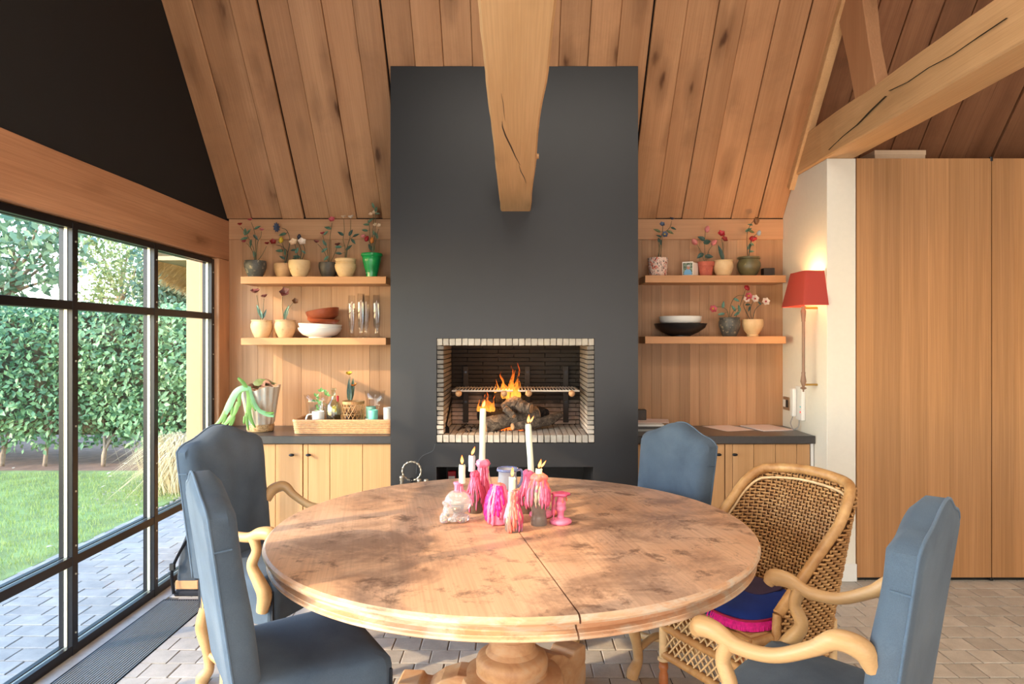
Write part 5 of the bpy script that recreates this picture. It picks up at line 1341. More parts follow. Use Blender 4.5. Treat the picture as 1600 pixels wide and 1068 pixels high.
potted('tan pot half hidden behind a cream pot, with a drooping dark star flower', 443, 30, 407, 430.5, US, 'bowl', 'p_tan',
  [[(447, 406), (450, 388), (453, 370), (448, 355), (440, 351)], [(449, 406), (449, 390), (440, 380), (430, 377)], [(446, 406), (446, 392), (444, 380), (441, 372)]],
  [(441, 361, 13, 'f_green'), (435, 386, 13, 'f_green', (-1, .1)), (446, 389, 10), (441, 397, 10, 'f_dgreen'), (439, 374, 7)],
  [('star', 433, 350, 8, 'blue'), ('open', 425, 373, 6, 'red'), ('bud', 441, 371, 5, 'yellow')], D=4.735, stem='stem_d')
potted('cream bowl shaped pot with pale flowers and blue green leaves', 468, 34, 404.5, 431.5, US, 'bowl', 'p_cream',
  [[(466, 404), (464, 392), (461, 380), (459, 377)], [(469, 404), (470, 390), (466, 378), (466, 368)], [(471, 404), (476, 394), (477, 385), (474, 378)]],
  [(458, 388, 10, 'f_dgreen'), (464, 388, 11, 'f_bgreen'), (463, 398, 12, 'f_dgreen'), (475, 391, 8), (460, 401, 8, 'f_dgreen')],
  [('open', 459, 377, 7.5, 'cream'), ('open', 473.5, 377, 7.5, 'white'), ('bud', 466, 367, 4.5, 'ink')], stem='stem_d', leafc='f_bgreen')
potted('charcoal scale patterned pot with red flowers, left of the ringed pot', 513, 30, 406.5, 431, US, 'bowl', 'p_char',
  [[(516, 406), (515, 385), (516, 365), (519, 344)], [(515, 406), (511, 388), (507, 376), (503, 363)], [(515, 406), (510, 396), (505, 386), (498, 378)], [(518, 406), (523, 390), (526, 380)]],
  [(512, 352, 12), (508, 359, 10), (506, 375, 11, 'f_bgreen'), (508, 387, 12, 'f_bgreen'), (509.5, 400, 11, 'f_bgreen')],
  [('open', 519, 340, 6, 'rose'), ('side', 503, 361, 5, 'rose'), ('side', 496, 376, 5.5, 'mauve'), ('side', 526.5, 379, 6, 'dmauve')], D=4.70)
potted('pale ringed pot with two cream flowers on long stems', 540, 33.5, 401.5, 431.5, US, 'ringed', 'p_cream',
  [[(538, 400), (539, 384), (536, 372), (538, 358), (537, 340)], [(539, 400), (542, 384), (546, 370), (547, 355), (547, 340)], [(541, 398), (545, 376), (551, 369), (556, 366)]],
  [(532, 362, 12), (547.5, 360, 12, 'f_dgreen'), (558, 365.5, 11, 'f_dgreen'), (553, 375, 11, 'f_dgreen'), (528, 383, 12, 'f_bgreen'), (545.5, 384, 13), (528.5, 393, 11, 'f_dgreen')],
  [('side', 537, 337.5, 5.5, 'cream'), ('side', 547.5, 337, 6, 'white')], leafc='f_dgreen')
potted('bright green glazed flared pot with many leafy stems', 581, 33, 393.5, 431.5, US, 'flare', 'p_green',
  [[(580, 393), (578, 370), (577, 350), (574, 340)], [(582, 393), (582, 365), (583, 345), (583, 332)], [(583, 393), (586, 365), (587, 345), (588, 328)], [(581, 393), (577, 376), (573, 366)], [(583, 393), (588, 370), (592, 355)]],
  [(584, 319, 10), (589, 325, 10), (591, 332, 8), (578.5, 342, 11), (572, 348, 11), (569.5, 357, 11), (583, 360, 9), (588.5, 365, 11), (578, 383, 14, 'f_dgreen'), (584, 386, 12, 'f_ogreen')],
  [('open', 578.5, 332, 4, 'cream'), ('open', 583.5, 329.5, 4.5, 'cream'), ('open', 587.5, 350, 4, 'cream'), ('open', 592.5, 351, 4.5, 'cream'), ('bud', 566, 365, 4, 'pink', (1, 0, .5)), ('bud', 572, 370, 5, 'crim', (.5, 0, 1)), ('bud', 581, 373, 5, 'orange')])
potted('small cream pot with two mauve flowers, next to the window end of the lower shelf', 409, 33, 500, 527.5, LS, 'belly', 'p_cream',
  [[(406, 499), (404, 478), (401, 461)], [(411, 499), (410.5, 480), (411, 466)]],
  [(405, 486, 24, 'f_bgreen', (-.45, 1)), (413, 490, 16, 'f_dgreen', (.35, 1))],
  [('side', 399, 457.5, 9, 'mauve'), ('side', 412, 464, 6.5, 'mauve')], lw=.24)
potted('small tan pot with one big dark mauve flower and a brown one', 446, 33, 500, 527.5, LS, 'belly', 'p_tan',
  [[(443, 499), (441, 480), (441.5, 463)], [(447, 499), (449, 485), (456, 473)]],
  [(447, 487, 23, 'f_green', (.25, 1))],
  [('open', 446, 458, 9.5, 'dmauve'), ('open', 460, 471, 6, 'brown')], lw=.30)
potted('speckled terrazzo pot with a blue flowered twig', 1028, 32.5, 400, 429, RU, 'tumbler', 'p_terrazzo',
  [[(1026, 399), (1030, 385), (1029, 372), (1037, 363)], [(1030, 376), (1033, 366), (1042, 357), (1048, 350), (1050.5, 341)], [(1036, 362), (1035, 352), (1033, 349)]],
  [(1026, 357, 12, 'f_ogreen'), (1029.5, 365, 9, 'f_dgreen'), (1032.5, 375, 11, 'f_dgreen'), (1048, 359, 12, 'f_ogreen'), (1053.5, 353, 10, 'f_dgreen'), (1029, 371, 8, 'f_dgreen')],
  [('open', 1033, 349, 5, 'blue'), ('daisy', 1038.5, 363, 5.5, 'blue', 'yellow'), ('side', 1050.5, 339, 5, 'blue')], stem='stem')
potted('terracotta flower pot with pink roses', 1103, 25.5, 406, 429, RU, 'clay', 'p_terra',
  [[(1101, 404), (1101, 380), (1102, 358)], [(1100, 404), (1096, 390), (1090, 378)], [(1103, 404), (1106, 390), (1112, 380)]],
  [(1096, 369, 13), (1105.5, 374.5, 14), (1094.5, 396, 13), (1107.5, 397.5, 13)],
  [('bud', 1105.5, 355, 5.5, 'pink'), ('bud', 1087, 374, 6, 'pink', (-.6, -.3, .6)), ('bud', 1114, 377, 5.5, 'pink', (.5, -.3, .6))], leafc='f_dgreen', lw=.6)
potted('plain ribbed cream pot with a dark red iris', 1130, 31, 403.5, 429, RU, 'belly', 'p_cream',
  [[(1128, 402), (1129, 385), (1127, 368)], [(1131, 402), (1131, 388), (1131, 374)]],
  [(1126.5, 391, 26, 'f_dgreen', (-.28, 1))],
  [('open', 1126.5, 363, 7, 'crim'), ('open', 1132, 370.5, 6.5, 'red')], lw=.28)
potted('dark olive glazed jar with tall leafy stem and a red bloom', 1170, 36, 398, 428.5, RU, 'jar', 'p_olive',
  [[(1168, 397), (1167, 375), (1168, 358), (1173, 347), (1180, 338)], [(1170, 396), (1172, 380), (1175, 372), (1178, 368)], [(1169, 390), (1174, 372), (1180, 363), (1184, 361)]],
  [(1170, 355, 12), (1175, 358, 12, 'f_ogreen'), (1171.5, 381, 13), (1174, 389, 9), (1172, 347, 8), (1175, 378, 9)],
  [('bud', 1181.5, 341, 6, 'brown', (0, 0, -1)), ('bud', 1178, 368, 6, 'crim', (1, -.2, 0)), ('bud', 1184, 361.5, 4.5, 'grey')], stem='stem_d')
potted('dark glazed pot with arching pink flower and blue green leaves', 1140, 33, 494.5, 524, RL, 'belly', 'p_dark',
  [[(1140, 493), (1141, 478), (1146, 466), (1154, 460), (1163, 460)], [(1139, 493), (1136, 483), (1128, 478), (1118, 478)], [(1140, 493), (1146, 484), (1153, 480)], [(1157, 460), (1165, 453), (1167, 449)]],
  [(1131, 474, 12), (1127, 489, 11), (1151, 467, 11), (1145, 480, 12), (1153, 480, 12), (1151, 489, 11)],
  [('daisy', 1115.5, 481, 6.5, 'rose', 'yellow'), ('daisy', 1169.5, 461, 6, 'rose', 'yellow'), ('bud', 1168, 448, 5, 'crim', (1, 0, -1))], leafc='f_bgreen')
potted('pale footed pot with cream and red orchid flowers, nearest the lamp', 1176, 33, 497.5, 524, RL, 'footed', 'p_cream',
  [[(1171, 496), (1165, 484), (1162, 474), (1166, 467)], [(1174, 496), (1173, 485), (1175, 475), (1180, 467)], [(1175, 496), (1179, 483), (1186, 475), (1192, 471)]],
  [(1170, 474, 9, 'f_dgreen', (1, .1)), (1171.5, 481, 9, 'f_dgreen', (-.2, -1)), (1185, 472, 7, 'f_dgreen')],
  [('daisy', 1166.5, 466, 5.5, 'white', 'crim'), ('daisy', 1181, 465, 6.5, 'white', 'crim'), ('daisy', 1194, 470, 6.5, 'white', 'crim')], stem='stem_d')

# ---- bowls, glasses, photo card and box on the shelves
K46 = 4.66/F_PX; sx_ = lambda px, D=4.66: (px-CX)*D/F_PX
M['china'] = plain('white_china', rgb(236, 232, 224), .2, var=.01); M['blackbowl'] = plain('black_stoneware', rgb(26, 24, 26), .4, var=.2)
M['redwood'] = wood('red_wood', rgb(176, 90, 54), rgb(128, 56, 32), 'x', .35, .05, across=18, along=6, knots=.3)
def bowl(name, label, c, r, h, foot, mat, tilt=0, th_=.005, mid=.55, group=None):
    prof = [(foot*.9, 0), (foot, .0), (foot, h*.08), (foot+(r-foot)*mid, h*.30), (foot+(r-foot)*.88, h*.66), (r, h*.97), (r-th_*.4, h), (r-th_, h*.97), (foot+(r-foot)*.80, h*.66), (foot+(r-foot)*mid*.9, h*.36), (foot*.8, h*.16), (.001, h*.14)]
    mb = MB().lathe(prof, (0, 0, 0), 36, cap=False); o = mb.build(name, M[mat], smooth=True, auto=50, origin=Vector((0, 0, 0)))
    o.location = c; o.rotation_euler = (0, tilt, 0); return tag(o, label, 'bowl', group)
bowl('bowl', 'white china bowl with thin rim at the bottom of the wooden bowl stack', (sx_(500), 4.66, ZL+.0005), .146, .068, .075, 'china')
bowl('bowl', 'white china bowl nested in an identical one, tilted a little', (sx_(500), 4.66, ZL+.026), .146, .068, .075, 'china', .035)
bowl('bowl', 'shallow red wooden bowl lying on the white bowls', (sx_(505), 4.66, ZL+.094), .108, .034, .07, 'redwood', .045)
bowl('bowl', 'deep red wooden bowl tipped over the shallow one', (sx_(506.5), 4.66, ZL+.112), .112, .080, .065, 'redwood', -.17, .006, .7)
bowl('bowl', 'wide flaring black stoneware bowl', (sx_(1063), 4.66, ZLr+.0005), .177, .088, .070, 'blackbowl', 0, .006, .45)
bowl('bowl', 'flat white china bowl sitting in the black one', (sx_(1063), 4.66, ZLr+.082), .144, .055, .118, 'china', 0, .005, .75)
M['crystal'] = thin_glass('crystal', (.985, .985, .98, 1), .02, .03, .55)
GL = [(549.5, 66, 4.66), (564, 69, 4.64), (572, 66, 4.70), (588.5, 67, 4.65)]
GN = ['first flute glass beside the wooden bowls', 'tall flute glass in front, second from the wooden bowls', 'flute glass set back behind its neighbour', 'flute glass nearest the chimney']
for (px, hpx, D), lb in zip(GL, GN):
    k = D/F_PX; h = hpx*k; b = Vector(((px-CX)*k, D, ZL+.0005))
    g = thing('flute_glass', lb, 'glass', b, 0, 'tall flute glasses on the shelf')
    MB().lathe([(.040, 0), (.040, .002), (.030, .008), (.014, .022), (.012, .034), (.020, h*.3), (.028, h*.55), (.026, h*.78), (.023, h), (.0215, h), (.024, h*.78), (.026, h*.55), (.018, h*.3), (.009, .05), (.001, .046)], b, 24, cap=False).build('bowl', M['crystal'], g, smooth=True)
    mb = MB()
    for j in range(9):
        for q in range(10):
            a = 2*pi*(q+.5*(j % 2))/10; z = h*(.26+.06*j); r_ = .0205+.0075*math.sin(min(1, (z/h-.2)/.5)*pi/2)
            mb.ball(b+Vector((math.cos(a)*r_, math.sin(a)*r_, z)), .0022, 5, 4)
    o = mb.build('glass_beads', M['crystal'], g); o['kind'] = 'stuff'
# photo card: a folded card with a portrait print
def photo():
    m = NT('photo_print'); tc = m.n('ShaderNodeTexCoord'); sp = m.n('ShaderNodeSeparateXYZ'); m.l(tc.outputs['Generated'], sp.inputs[0])
    def ell(cx, cz, rx, rz_):
        a = m.n('ShaderNodeMath', operation='SUBTRACT', i_1=cx); m.l(sp.outputs['X'], a.inputs[0]); b = m.n('ShaderNodeMath', operation='SUBTRACT', i_1=cz); m.l(sp.outputs['Z'], b.inputs[0])
        a2 = m.n('ShaderNodeMath', operation='DIVIDE', i_1=rx); m.l(a.outputs[0], a2.inputs[0]); b2 = m.n('ShaderNodeMath', operation='DIVIDE', i_1=rz_); m.l(b.outputs[0], b2.inputs[0])
        p = m.n('ShaderNodeMath', operation='MULTIPLY'); m.l(a2.outputs[0], p.inputs[0]); m.l(a2.outputs[0], p.inputs[1])
        q = m.n('ShaderNodeMath', operation='MULTIPLY_ADD'); m.l(b2.outputs[0], q.inputs[0]); m.l(b2.outputs[0], q.inputs[1]); m.l(p.outputs[0], q.inputs[2])
        r = m.n('ShaderNodeMath', operation='LESS_THAN', i_1=1.0); m.l(q.outputs[0], r.inputs[0]); return r.outputs[0]
    f = m.noise(tc.outputs['Generated'], 7, 3); c = m.ramp(f, [(.4, rgb(52, 72, 48)), (.6, rgb(150, 164, 140))])
    c = m.mix(ell(.52, .08, .42, .42), c, rgb(120, 176, 214)); c = m.mix(ell(.58, .62, .17, .20), c, rgb(190, 134, 110)); c = m.mix(ell(.58, .76, .17, .08), c, rgb(190, 188, 186))
    m.l(c, m.b.inputs['Base Color']); m.b.inputs['Roughness'].default_value = .4; return m.m
M['photo'] = photo(); M['cardw'] = plain('card_white', rgb(232, 222, 208), .6, var=.01)
ph = thing('photo_card', 'folded white card with a small portrait photo, between terrazzo and terracotta pots', 'photo card', (sx_(1078), 4.62, RU))
k = 4.62/F_PX
def card(xa, ya, xb, yb, h):
    a, b = Vector((xa, ya, RU+.0005)), Vector((xb, yb, RU+.0005)); d = (b-a); n_ = Vector((d.y, -d.x, 0)).normalized()
    return MB().obox((a+b)/2+Vector((0, 0, h/2)), d/2, n_*.0008, (0, 0, h/2))
xl, xm, xr = sx_(1067, 4.62), sx_(1083, 4.60), sx_(1090.5, 4.66)
card(xl, 4.635, xm, 4.60, .098).build('card_front', M['cardw'], ph)
a, b = Vector((xl, 4.635, 0)), Vector((xm, 4.60, 0)); d = b-a; n_ = Vector((d.y, -d.x, 0)).normalized()
o = MB().box(-d.length/2*.86, d.length/2*.86, -.0004, .0004, 0, .080).build('photo_print', M['photo'], ph, world=False, origin=Vector((0, 0, 0)))
o.location = (a+b)/2+n_*.0013+Vector((0, 0, RU+.010))-ph.location; o.rotation_euler = (0, 0, math.atan2(d.y, d.x))
card(xm, 4.601, xr, 4.66, .092).build('card_back', M['cardw'], ph)
tag(MB().box(sx_(1192), sx_(1209), 4.64, 4.70, RU+.0005, RU+.058).build('black_box', M['black'], bevel=.002), 'small plain black box at the lamp end of the shelf', 'box')

# ================================================================ wicker tray and what stands in it
TY0, TY1 = 4.335, 4.62; tx0, tx1 = (457-CX)/F_PX*4.335, -.775
tr_ = thing('wicker_tray', 'long low woven wicker tray on the dark worktop', 'tray', ((tx0+tx1)/2, 4.47, CT))
M['tray_w'] = plain('tray_wicker', rgb(206, 156, 112), .6, var=.2, nscale=50)
def rrect(x0, x1, y0, y1, r, z, n=5):
    out = []
    for cx, cy, a0 in ((x1-r, y1-r, 0), (x0+r, y1-r, pi/2), (x0+r, y0+r, pi), (x1-r, y0+r, 3*pi/2)):
        for i in range(n+1): a = a0+pi/2*i/n; out.append(Vector((cx+r*math.cos(a), cy+r*math.sin(a), z)))
    return out
def densify(P, st):
    out = []
    for a, b in zip(P, P[1:]+P[:1]):
        q = max(1, int((b-a).length/st)); out += [a.lerp(b, i/q) for i in range(q)]
    return out
for k in range(7):
    z = CT+.006+k*.0115; e = .008*(1-k/6)
    P = densify(rrect(tx0+e, tx1-e, TY0+e, TY1-e, .028, z), .007)
    P = [p+Vector((0, 0, .0006*(1 if i % 2 else -1))) for i, p in enumerate(P)]
    MB().tube(P, [.0064 if (i+k) % 2 else .0054 for i in range(len(P))], 6, closed=True).build('coil', M['tray_w'], tr_, smooth=True)
P = densify(rrect(tx0-.001, tx1+.001, TY0-.001, TY1+.001, .028, CT+.085), .006)
MB().tube(P, [.0085 if i % 2 else .0076 for i in range(len(P))], 6, closed=True).build('rim', M['tray_w'], tr_, smooth=True)
MB().prism([(p.x, p.y) for p in rrect(tx0+.01, tx1-.01, TY0+.01, TY1-.01, .024, 0)], 'z', CT+.002, CT+.012).build('bottom', M['tray_w'], tr_)
TB = CT+.0125; DT = 4.46; tp = lambda px, D=DT: (px-CX)*D/F_PX
kt = DT/F_PX
# clear vase with ivy
def vase(label, px, w_, ytop, grp):
    b = Vector((tp(px), DT+.06, TB)); h = CAM_Z-(ytop-CY)*(DT+.06)/F_PX-TB; r = w_*(DT+.06)/F_PX/2
    t = thing('glass_vase', label, 'vase', b, 0, grp)
    MB().lathe([(r*.72, 0), (r*.74, .004), (r*.76, h*.3), (r*.86, h*.75), (r, h), (r-.002, h), (r*.86-.003, h*.75), (r*.73, h*.3), (r*.70, .01), (.001, .009)], b, 28, cap=False).build('glass', M['crystal'], t, smooth=True)
    return b
vb = vase('clear glass vase with a sprig of ivy beside the white mug', 490, 38, 616, 'clear glass vases in the tray')
vase('clear straight glass vase behind the turquoise cup', 583, 32, 610, 'clear glass vases in the tray')
iv = thing('ivy_sprig', 'small ivy sprig with green lobed leaves in the glass vase', 'ivy', vb+Vector((0, 0, .01)))
M['ivy'] = plain('ivy_green', rgb(92, 142, 72), .45, var=.25)
S = [vb+Vector(q) for q in ((-.01, 0, .012), (0, 0, .08), (.02, -.004, .14), (.04, -.006, .17), (.075, -.01, .155))]
MB().tube(bez(S, 5), .0016, 5).build('stem', M['ivy'], iv)
for i, (px, py, s_) in enumerate(((502, 611, 8), (511, 617, 8), (494, 619, 8), (497, 628, 8), (495, 636, 7), (492, 642, 7), (507, 609, 6), (490, 624, 7))):
    c_ = at(px, py, 4.50)
    mb = MB()
    for a in (-1.1, 0, 1.1): mb.leaf(c_, (math.sin(a+.3*i), -.2, math.cos(a+.5*i)), (0, -1, .3), s_*kt*.8, s_*kt*.55, .2, .1, 3)
    mb.build('leaf', M['ivy'], iv)
mg = thing('mug', 'white china mug with a round handle in the tray', 'mug', (tp(498), DT-.04, TB))
mx_, my_ = tp(500), DT-.04; hm = CAM_Z-(642-CY)*(my_)/F_PX-TB
MB().lathe([(.034, 0), (.038, .004), (.039, hm-.004), (.037, hm), (.035, hm-.003), (.034, .01), (.001, .008)], (mx_, my_, TB), 28, cap=False).build('body', M['china'], mg, smooth=True, auto=50)
MB().tube(bez([(mx_-.030, my_-.020, TB+hm*.86), (mx_-.058, my_-.034, TB+hm*.82), (mx_-.066, my_-.036, TB+hm*.55), (mx_-.052, my_-.03, TB+hm*.25), (mx_-.030, my_-.020, TB+hm*.2)], 6), .0052, 8).build('handle', M['china'], mg, smooth=True)
bt = thing('glass_bottle', 'squat clear bottle with narrow neck and a yellow slice inside', 'bottle', (tp(522.5), DT-.02, TB))
bx_, by_ = tp(522.5), DT-.02; hb = CAM_Z-(606-CY)*by_/F_PX-TB; rb_ = 11.8*by_/F_PX
M['bottle_clear'] = thin_glass('greenish_glass', (.93, .96, .90, 1), .05, .04, .9)
MB().lathe([(rb_*.95, 0), (rb_, .006), (rb_, hb*.56), (rb_*.9, hb*.62), (rb_*.40, hb*.72), (rb_*.30, hb*.76), (rb_*.29, hb*.95), (rb_*.40, hb*.96), (rb_*.40, hb), (rb_*.2, hb), (rb_*.2, hb*.76), (rb_*.34, hb*.70), (rb_*.84, hb*.60), (rb_*.93, hb*.55), (rb_*.92, .014), (.001, .012)], (bx_, by_, TB), 28, cap=False).build('glass', M['bottle_clear'], bt, smooth=True)
MB().obox((bx_+.004, by_, TB+hb*.50), (.014, 0, 0), (0, .003, 0), (0, 0, .020)).build('yellow_slice', plain('lemon', rgb(224, 190, 60), .4), bt, bevel=.004)
MB().lathe([(rb_*.86, .014), (rb_*.88, hb*.36), (.001, hb*.37)], (bx_, by_, TB), 20).build('content', thin_glass('pale_liquid', (.95, .94, .86, 1), .02), bt, smooth=True)
rc = thing('red_cap_bottle', 'slim bottle with a red cap behind the squat bottle', 'bottle', (tp(527.5, 4.53), 4.53, TB))
q = Vector((tp(527.5, 4.53), 4.53, TB)); hr = CAM_Z-(618-CY)*4.53/F_PX-TB
MB().lathe([(.015, 0), (.015, hr*.62), (.008, hr*.74), (.006, hr*.84)], q, 14).build('glass', M['bottle_clear'], rc, smooth=True)
MB().lathe([(.008, hr*.82), (.008, hr), (.001, hr+.001)], q, 12).build('cap', plain('red_cap', rgb(196, 26, 40), .4), rc)
# rattan pot cover with hexagonal weave and a yellow flowered stem
rp = thing('rattan_holder', 'round openwork rattan candle holder in the tray', 'candle holder', (tp(552), DT, TB))
rx, ry = tp(552), DT; rr_ = 16.5*kt; hh = CAM_Z-(626-CY)*kt-TB
mb = MB()
for sg in (1, -1):
    for i in range(16):
        a0 = 2*pi*i/16; mb.tube([(rx+math.cos(a0+sg*1.3*t)*(rr_+.0012*sg), ry+math.sin(a0+sg*1.3*t)*(rr_+.0012*sg), TB+.004+(hh-.02)*t) for t in [j/10 for j in range(11)]], .0022, 5)
o = mb.build('lattice', M['rattan'], rp); o['kind'] = 'stuff'
for z in (.006, hh*.28, hh*.55, hh*.80): MB().lathe([(rr_-.001, z-.0018), (rr_+.002, z), (rr_-.001, z+.0018)], (rx, ry, TB), 32, cap=False).build('hoop', M['rattan_pale'], rp)
MB().lathe([(rr_-.003, hh-.018), (rr_+.003, hh-.018), (rr_+.003, hh), (rr_-.003, hh), (rr_-.003, hh-.018)], (rx, ry, TB), 36, cap=False).build('rim', M['rattan'], rp)
MB().lathe([(rr_-.006, .002), (rr_-.006, hh*.7), (rr_-.008, hh*.7), (rr_-.008, .004), (.001, .003)], (rx, ry, TB), 24, cap=False).build('glass_liner', M['crystal'], rp, smooth=True)
potted('dark pot behind the rattan holder with upright leaf and yellow and orange flowers', 546, 20, 632, 655, TB, 'tumbler', 'p_char',
  [[(545, 631), (546, 600), (547, 576)], [(547, 631), (549, 610), (553, 592)]], [(545.5, 598, 40, 'f_dgreen', (-.06, 1)), (549.5, 596, 36, 'f_green', (.10, 1)), (547, 618, 18, 'f_bgreen', (0, 1))],
  [('side', 545.5, 573, 6.5, 'yellow'), ('side', 552.5, 591, 6, 'orange')], D=4.575, lw=.20, group='potted metal flowers in the tray')
M['teal'] = plain('turquoise_glaze', rgb(120, 208, 190), .35, var=.04); M['teal2'] = plain('sage_glaze', rgb(138, 184, 162), .4, var=.05)
def cup(label, px, w_, yt, D, mat):
    b = Vector((tp(px, D), D, TB)); r = w_*D/F_PX/2; h = CAM_Z-(yt-CY)*D/F_PX-TB
    o = MB().lathe([(r*.86, 0), (r*.9, .003), (r, h*.9), (r, h-.002), (r-.002, h), (r-.004, h-.003), (r*.84, .008), (.001, .007)], b, 24, cap=False).build('cup', M[mat], smooth=True, auto=50)
    return tag(o, label, 'cup', 'small handleless cups in the tray')
cup('bright turquoise cup in front', 583, 15, 640, 4.42, 'teal'); cup('sage green cup behind the turquoise one', 579.5, 15.5, 634.5, 4.475, 'teal2'); cup('bluish white cup against the chimney', 605.5, 13, 636, 4.44, 'china')
tb3 = thing('painted_bird', 'small yellow and green painted trinket lying before the turquoise cup', 'trinket', (tp(583, 4.365), 4.365, TB))
MB().ball((tp(586, 4.368), 4.368, TB+.062), .016, 14, 8, (1.5, .5, .5)).build('body', plain('green_paint', rgb(40, 150, 96), .4), tb3, smooth=True)
MB().ball((tp(578, 4.366), 4.366, TB+.059), .013, 12, 8, (1.5, .5, .5)).build('wing', plain('yellow_paint', rgb(214, 206, 60), .4), tb3, smooth=True)
MB().box(tp(574, 4.366), tp(590, 4.366), 4.36, 4.376, TB, TB+.055).build('stand', M['cardw'], tb3)
tag(card(tp(570.5, 4.39), 4.40, tp(576, 4.36), 4.385, .001).box(tp(570.5, 4.39), tp(575, 4.39), 4.398, 4.401, TB, TB+.078).build('paper_tag', M['cardw']), 'scrap of folded white paper standing left of the turquoise cup', 'paper')

# ================================================================ staghorn fern on the worktop
fx, fy = (407-CX)/F_PX*4.49, 4.49
fn_ = thing('fern_pot', 'staghorn fern hanging from a tall fluted grey pot with wavy rim', 'plant', (fx, fy, CT))
m = NT('fluted_glaze'); v = m.coords((1, 1, .25)); f = m.noise(v, 26, 5, .6)
m.l(m.ramp(f, [(.3, rgb(186, 160, 136)), (.5, rgb(212, 198, 180)), (.7, rgb(186, 200, 202))]), m.b.inputs['Base Color']); m.b.inputs['Roughness'].default_value = .22; M['fluted'] = m.m
M['crust'] = potmat('crusty_stoneware', rgb(176, 140, 98), rgb(206, 176, 130), rgb(130, 96, 62), 40, .52, .8)
flute = lambda a, r, z: r*(1+(.045*math.cos(a*15+z*7) if z > .05 else .0)+(.12*math.sin(a*1+2.6)+.05*math.sin(a*3)) * max(0, (z-.2)/.1)*.4)
def wav(mb_): 
    return mb_
mb = MB().lathe([(.082, .048), (.086, .06), (.094, .12), (.106, .20), (.116, .255), (.120, .275), (.113, .275), (.104, .22), (.09, .15), (.02, .14), (.001, .14)], (fx, fy, CT), 78, cap=False, fn=flute)
mb.v = [(x, y, z+(.022*math.cos(math.atan2(y-fy, x-fx))+.006*math.sin(5*math.atan2(y-fy, x-fx)))*max(0, (z-CT-.15)/.12)) for x, y, z in mb.v]
mb.build('pot', M['fluted'], fn_, smooth=True, auto=60)
MB().lathe([(.078, 0), (.084, .006), (.086, .04), (.080, .052), (.04, .054)], (fx, fy, CT), 40, fn=lambda a, r, z: r*(1+.015*math.sin(a*17))).build('foot_ring', M['crust'], fn_, smooth=True)
M['fern'] = plain('fern_green', rgb(84, 128, 50), .4, var=.22, nscale=18); M['fern2'] = plain('fern_silver', rgb(98, 146, 104), .4, var=.15, nscale=18); M['dead'] = plain('dead_frond', rgb(150, 104, 78), .8, var=.35, nscale=25)
def frond(pts, wid, mat='fern', D=4.355, dz=None):
    P = bez([at(px, py, D+(dz[i] if dz else 0)) for i, (px, py) in enumerate(pts)], 6); n = len(P); mb = MB(); V = []; W = lerps(wid, n)
    for i, p in enumerate(P):
        t = (P[min(n-1, i+1)]-P[max(0, i-1)]).normalized(); s_ = t.cross(Vector((0, -1, .35))).normalized(); wd = W[i]*D/F_PX/2; nn = s_.cross(t)
        V += [p-s_*wd-nn*.003, p+nn*.001, p+s_*wd-nn*.003, p+nn*-.0035]
    F_ = []
    for i in range(n-1):
        a = 4*i; b = a+4
        F_ += [(a, a+1, b+1, b), (a+1, a+2, b+2, b+1), (a+2, a+3, b+3, b+2), (a+3, a, b, b+3)]
    F_ += [(0, 3, 2, 1), (4*n-4, 4*n-3, 4*n-2, 4*n-1)]
    mb.add(V, F_).build('frond', M[mat], fn_, smooth=True, auto=60)
frond([(386, 606), (380, 598), (372, 590)], [5, 6, 4])
frond([(388, 606), (378, 606), (368, 613), (358, 632), (351, 646)], [8, 9, 11, 12, 9], 'fern2'); frond([(352, 642), (344, 656), (334, 665)], [8, 7, 3]); frond([(353, 642), (350, 655), (346, 668)], [7, 6, 4]); frond([(362, 628), (362, 640), (364, 652), (362, 664)], [6, 6, 7, 3])
frond([(386, 606), (374, 612), (374, 634)], [6, 9, 4]); frond([(372, 628), (365, 645), (352, 660), (338, 671)], [8, 8, 8, 4]); frond([(362, 648), (360, 660), (358, 670)], [6, 6, 4])
frond([(387, 605), (390, 620), (388, 640), (384, 652)], [9, 10, 9, 6]); frond([(388, 638), (392, 655), (399, 668)], [7, 6, 2]); frond([(385, 645), (386, 660), (388, 672)], [5, 5, 2])
frond([(388, 604), (394, 625), (404, 640), (418, 647), (428, 650)], [7, 8, 6, 7, 3], 'fern2'); frond([(414, 645), (422, 645), (428, 644.5)], [4, 4, 2]); frond([(391, 622), (396, 634), (399, 642)], [4, 5, 2])
frond([(382, 650), (381, 658), (381, 662)], [4, 4, 2])
mb = MB()
for i in range(5):
    a = -2.6+i*.7; mb.leaf((fx+.02*math.cos(a), fy+.02*math.sin(a)-.03, CT+.268+.01*i), (math.cos(a), math.sin(a)*.5, .35), (0, -.4, 1), .075, .08, .5, .5, 5)
mb.build('dead_fronds', M['dead'], fn_)
MB().leaf((fx-.03, fy-.05, CT+.285), (.8, .1, .55), (-.3, -.7, .8), .13, .095, .4, .55, 6).build('shield_frond', plain('olive_shield', rgb(124, 132, 78), .5, var=.3), fn_)
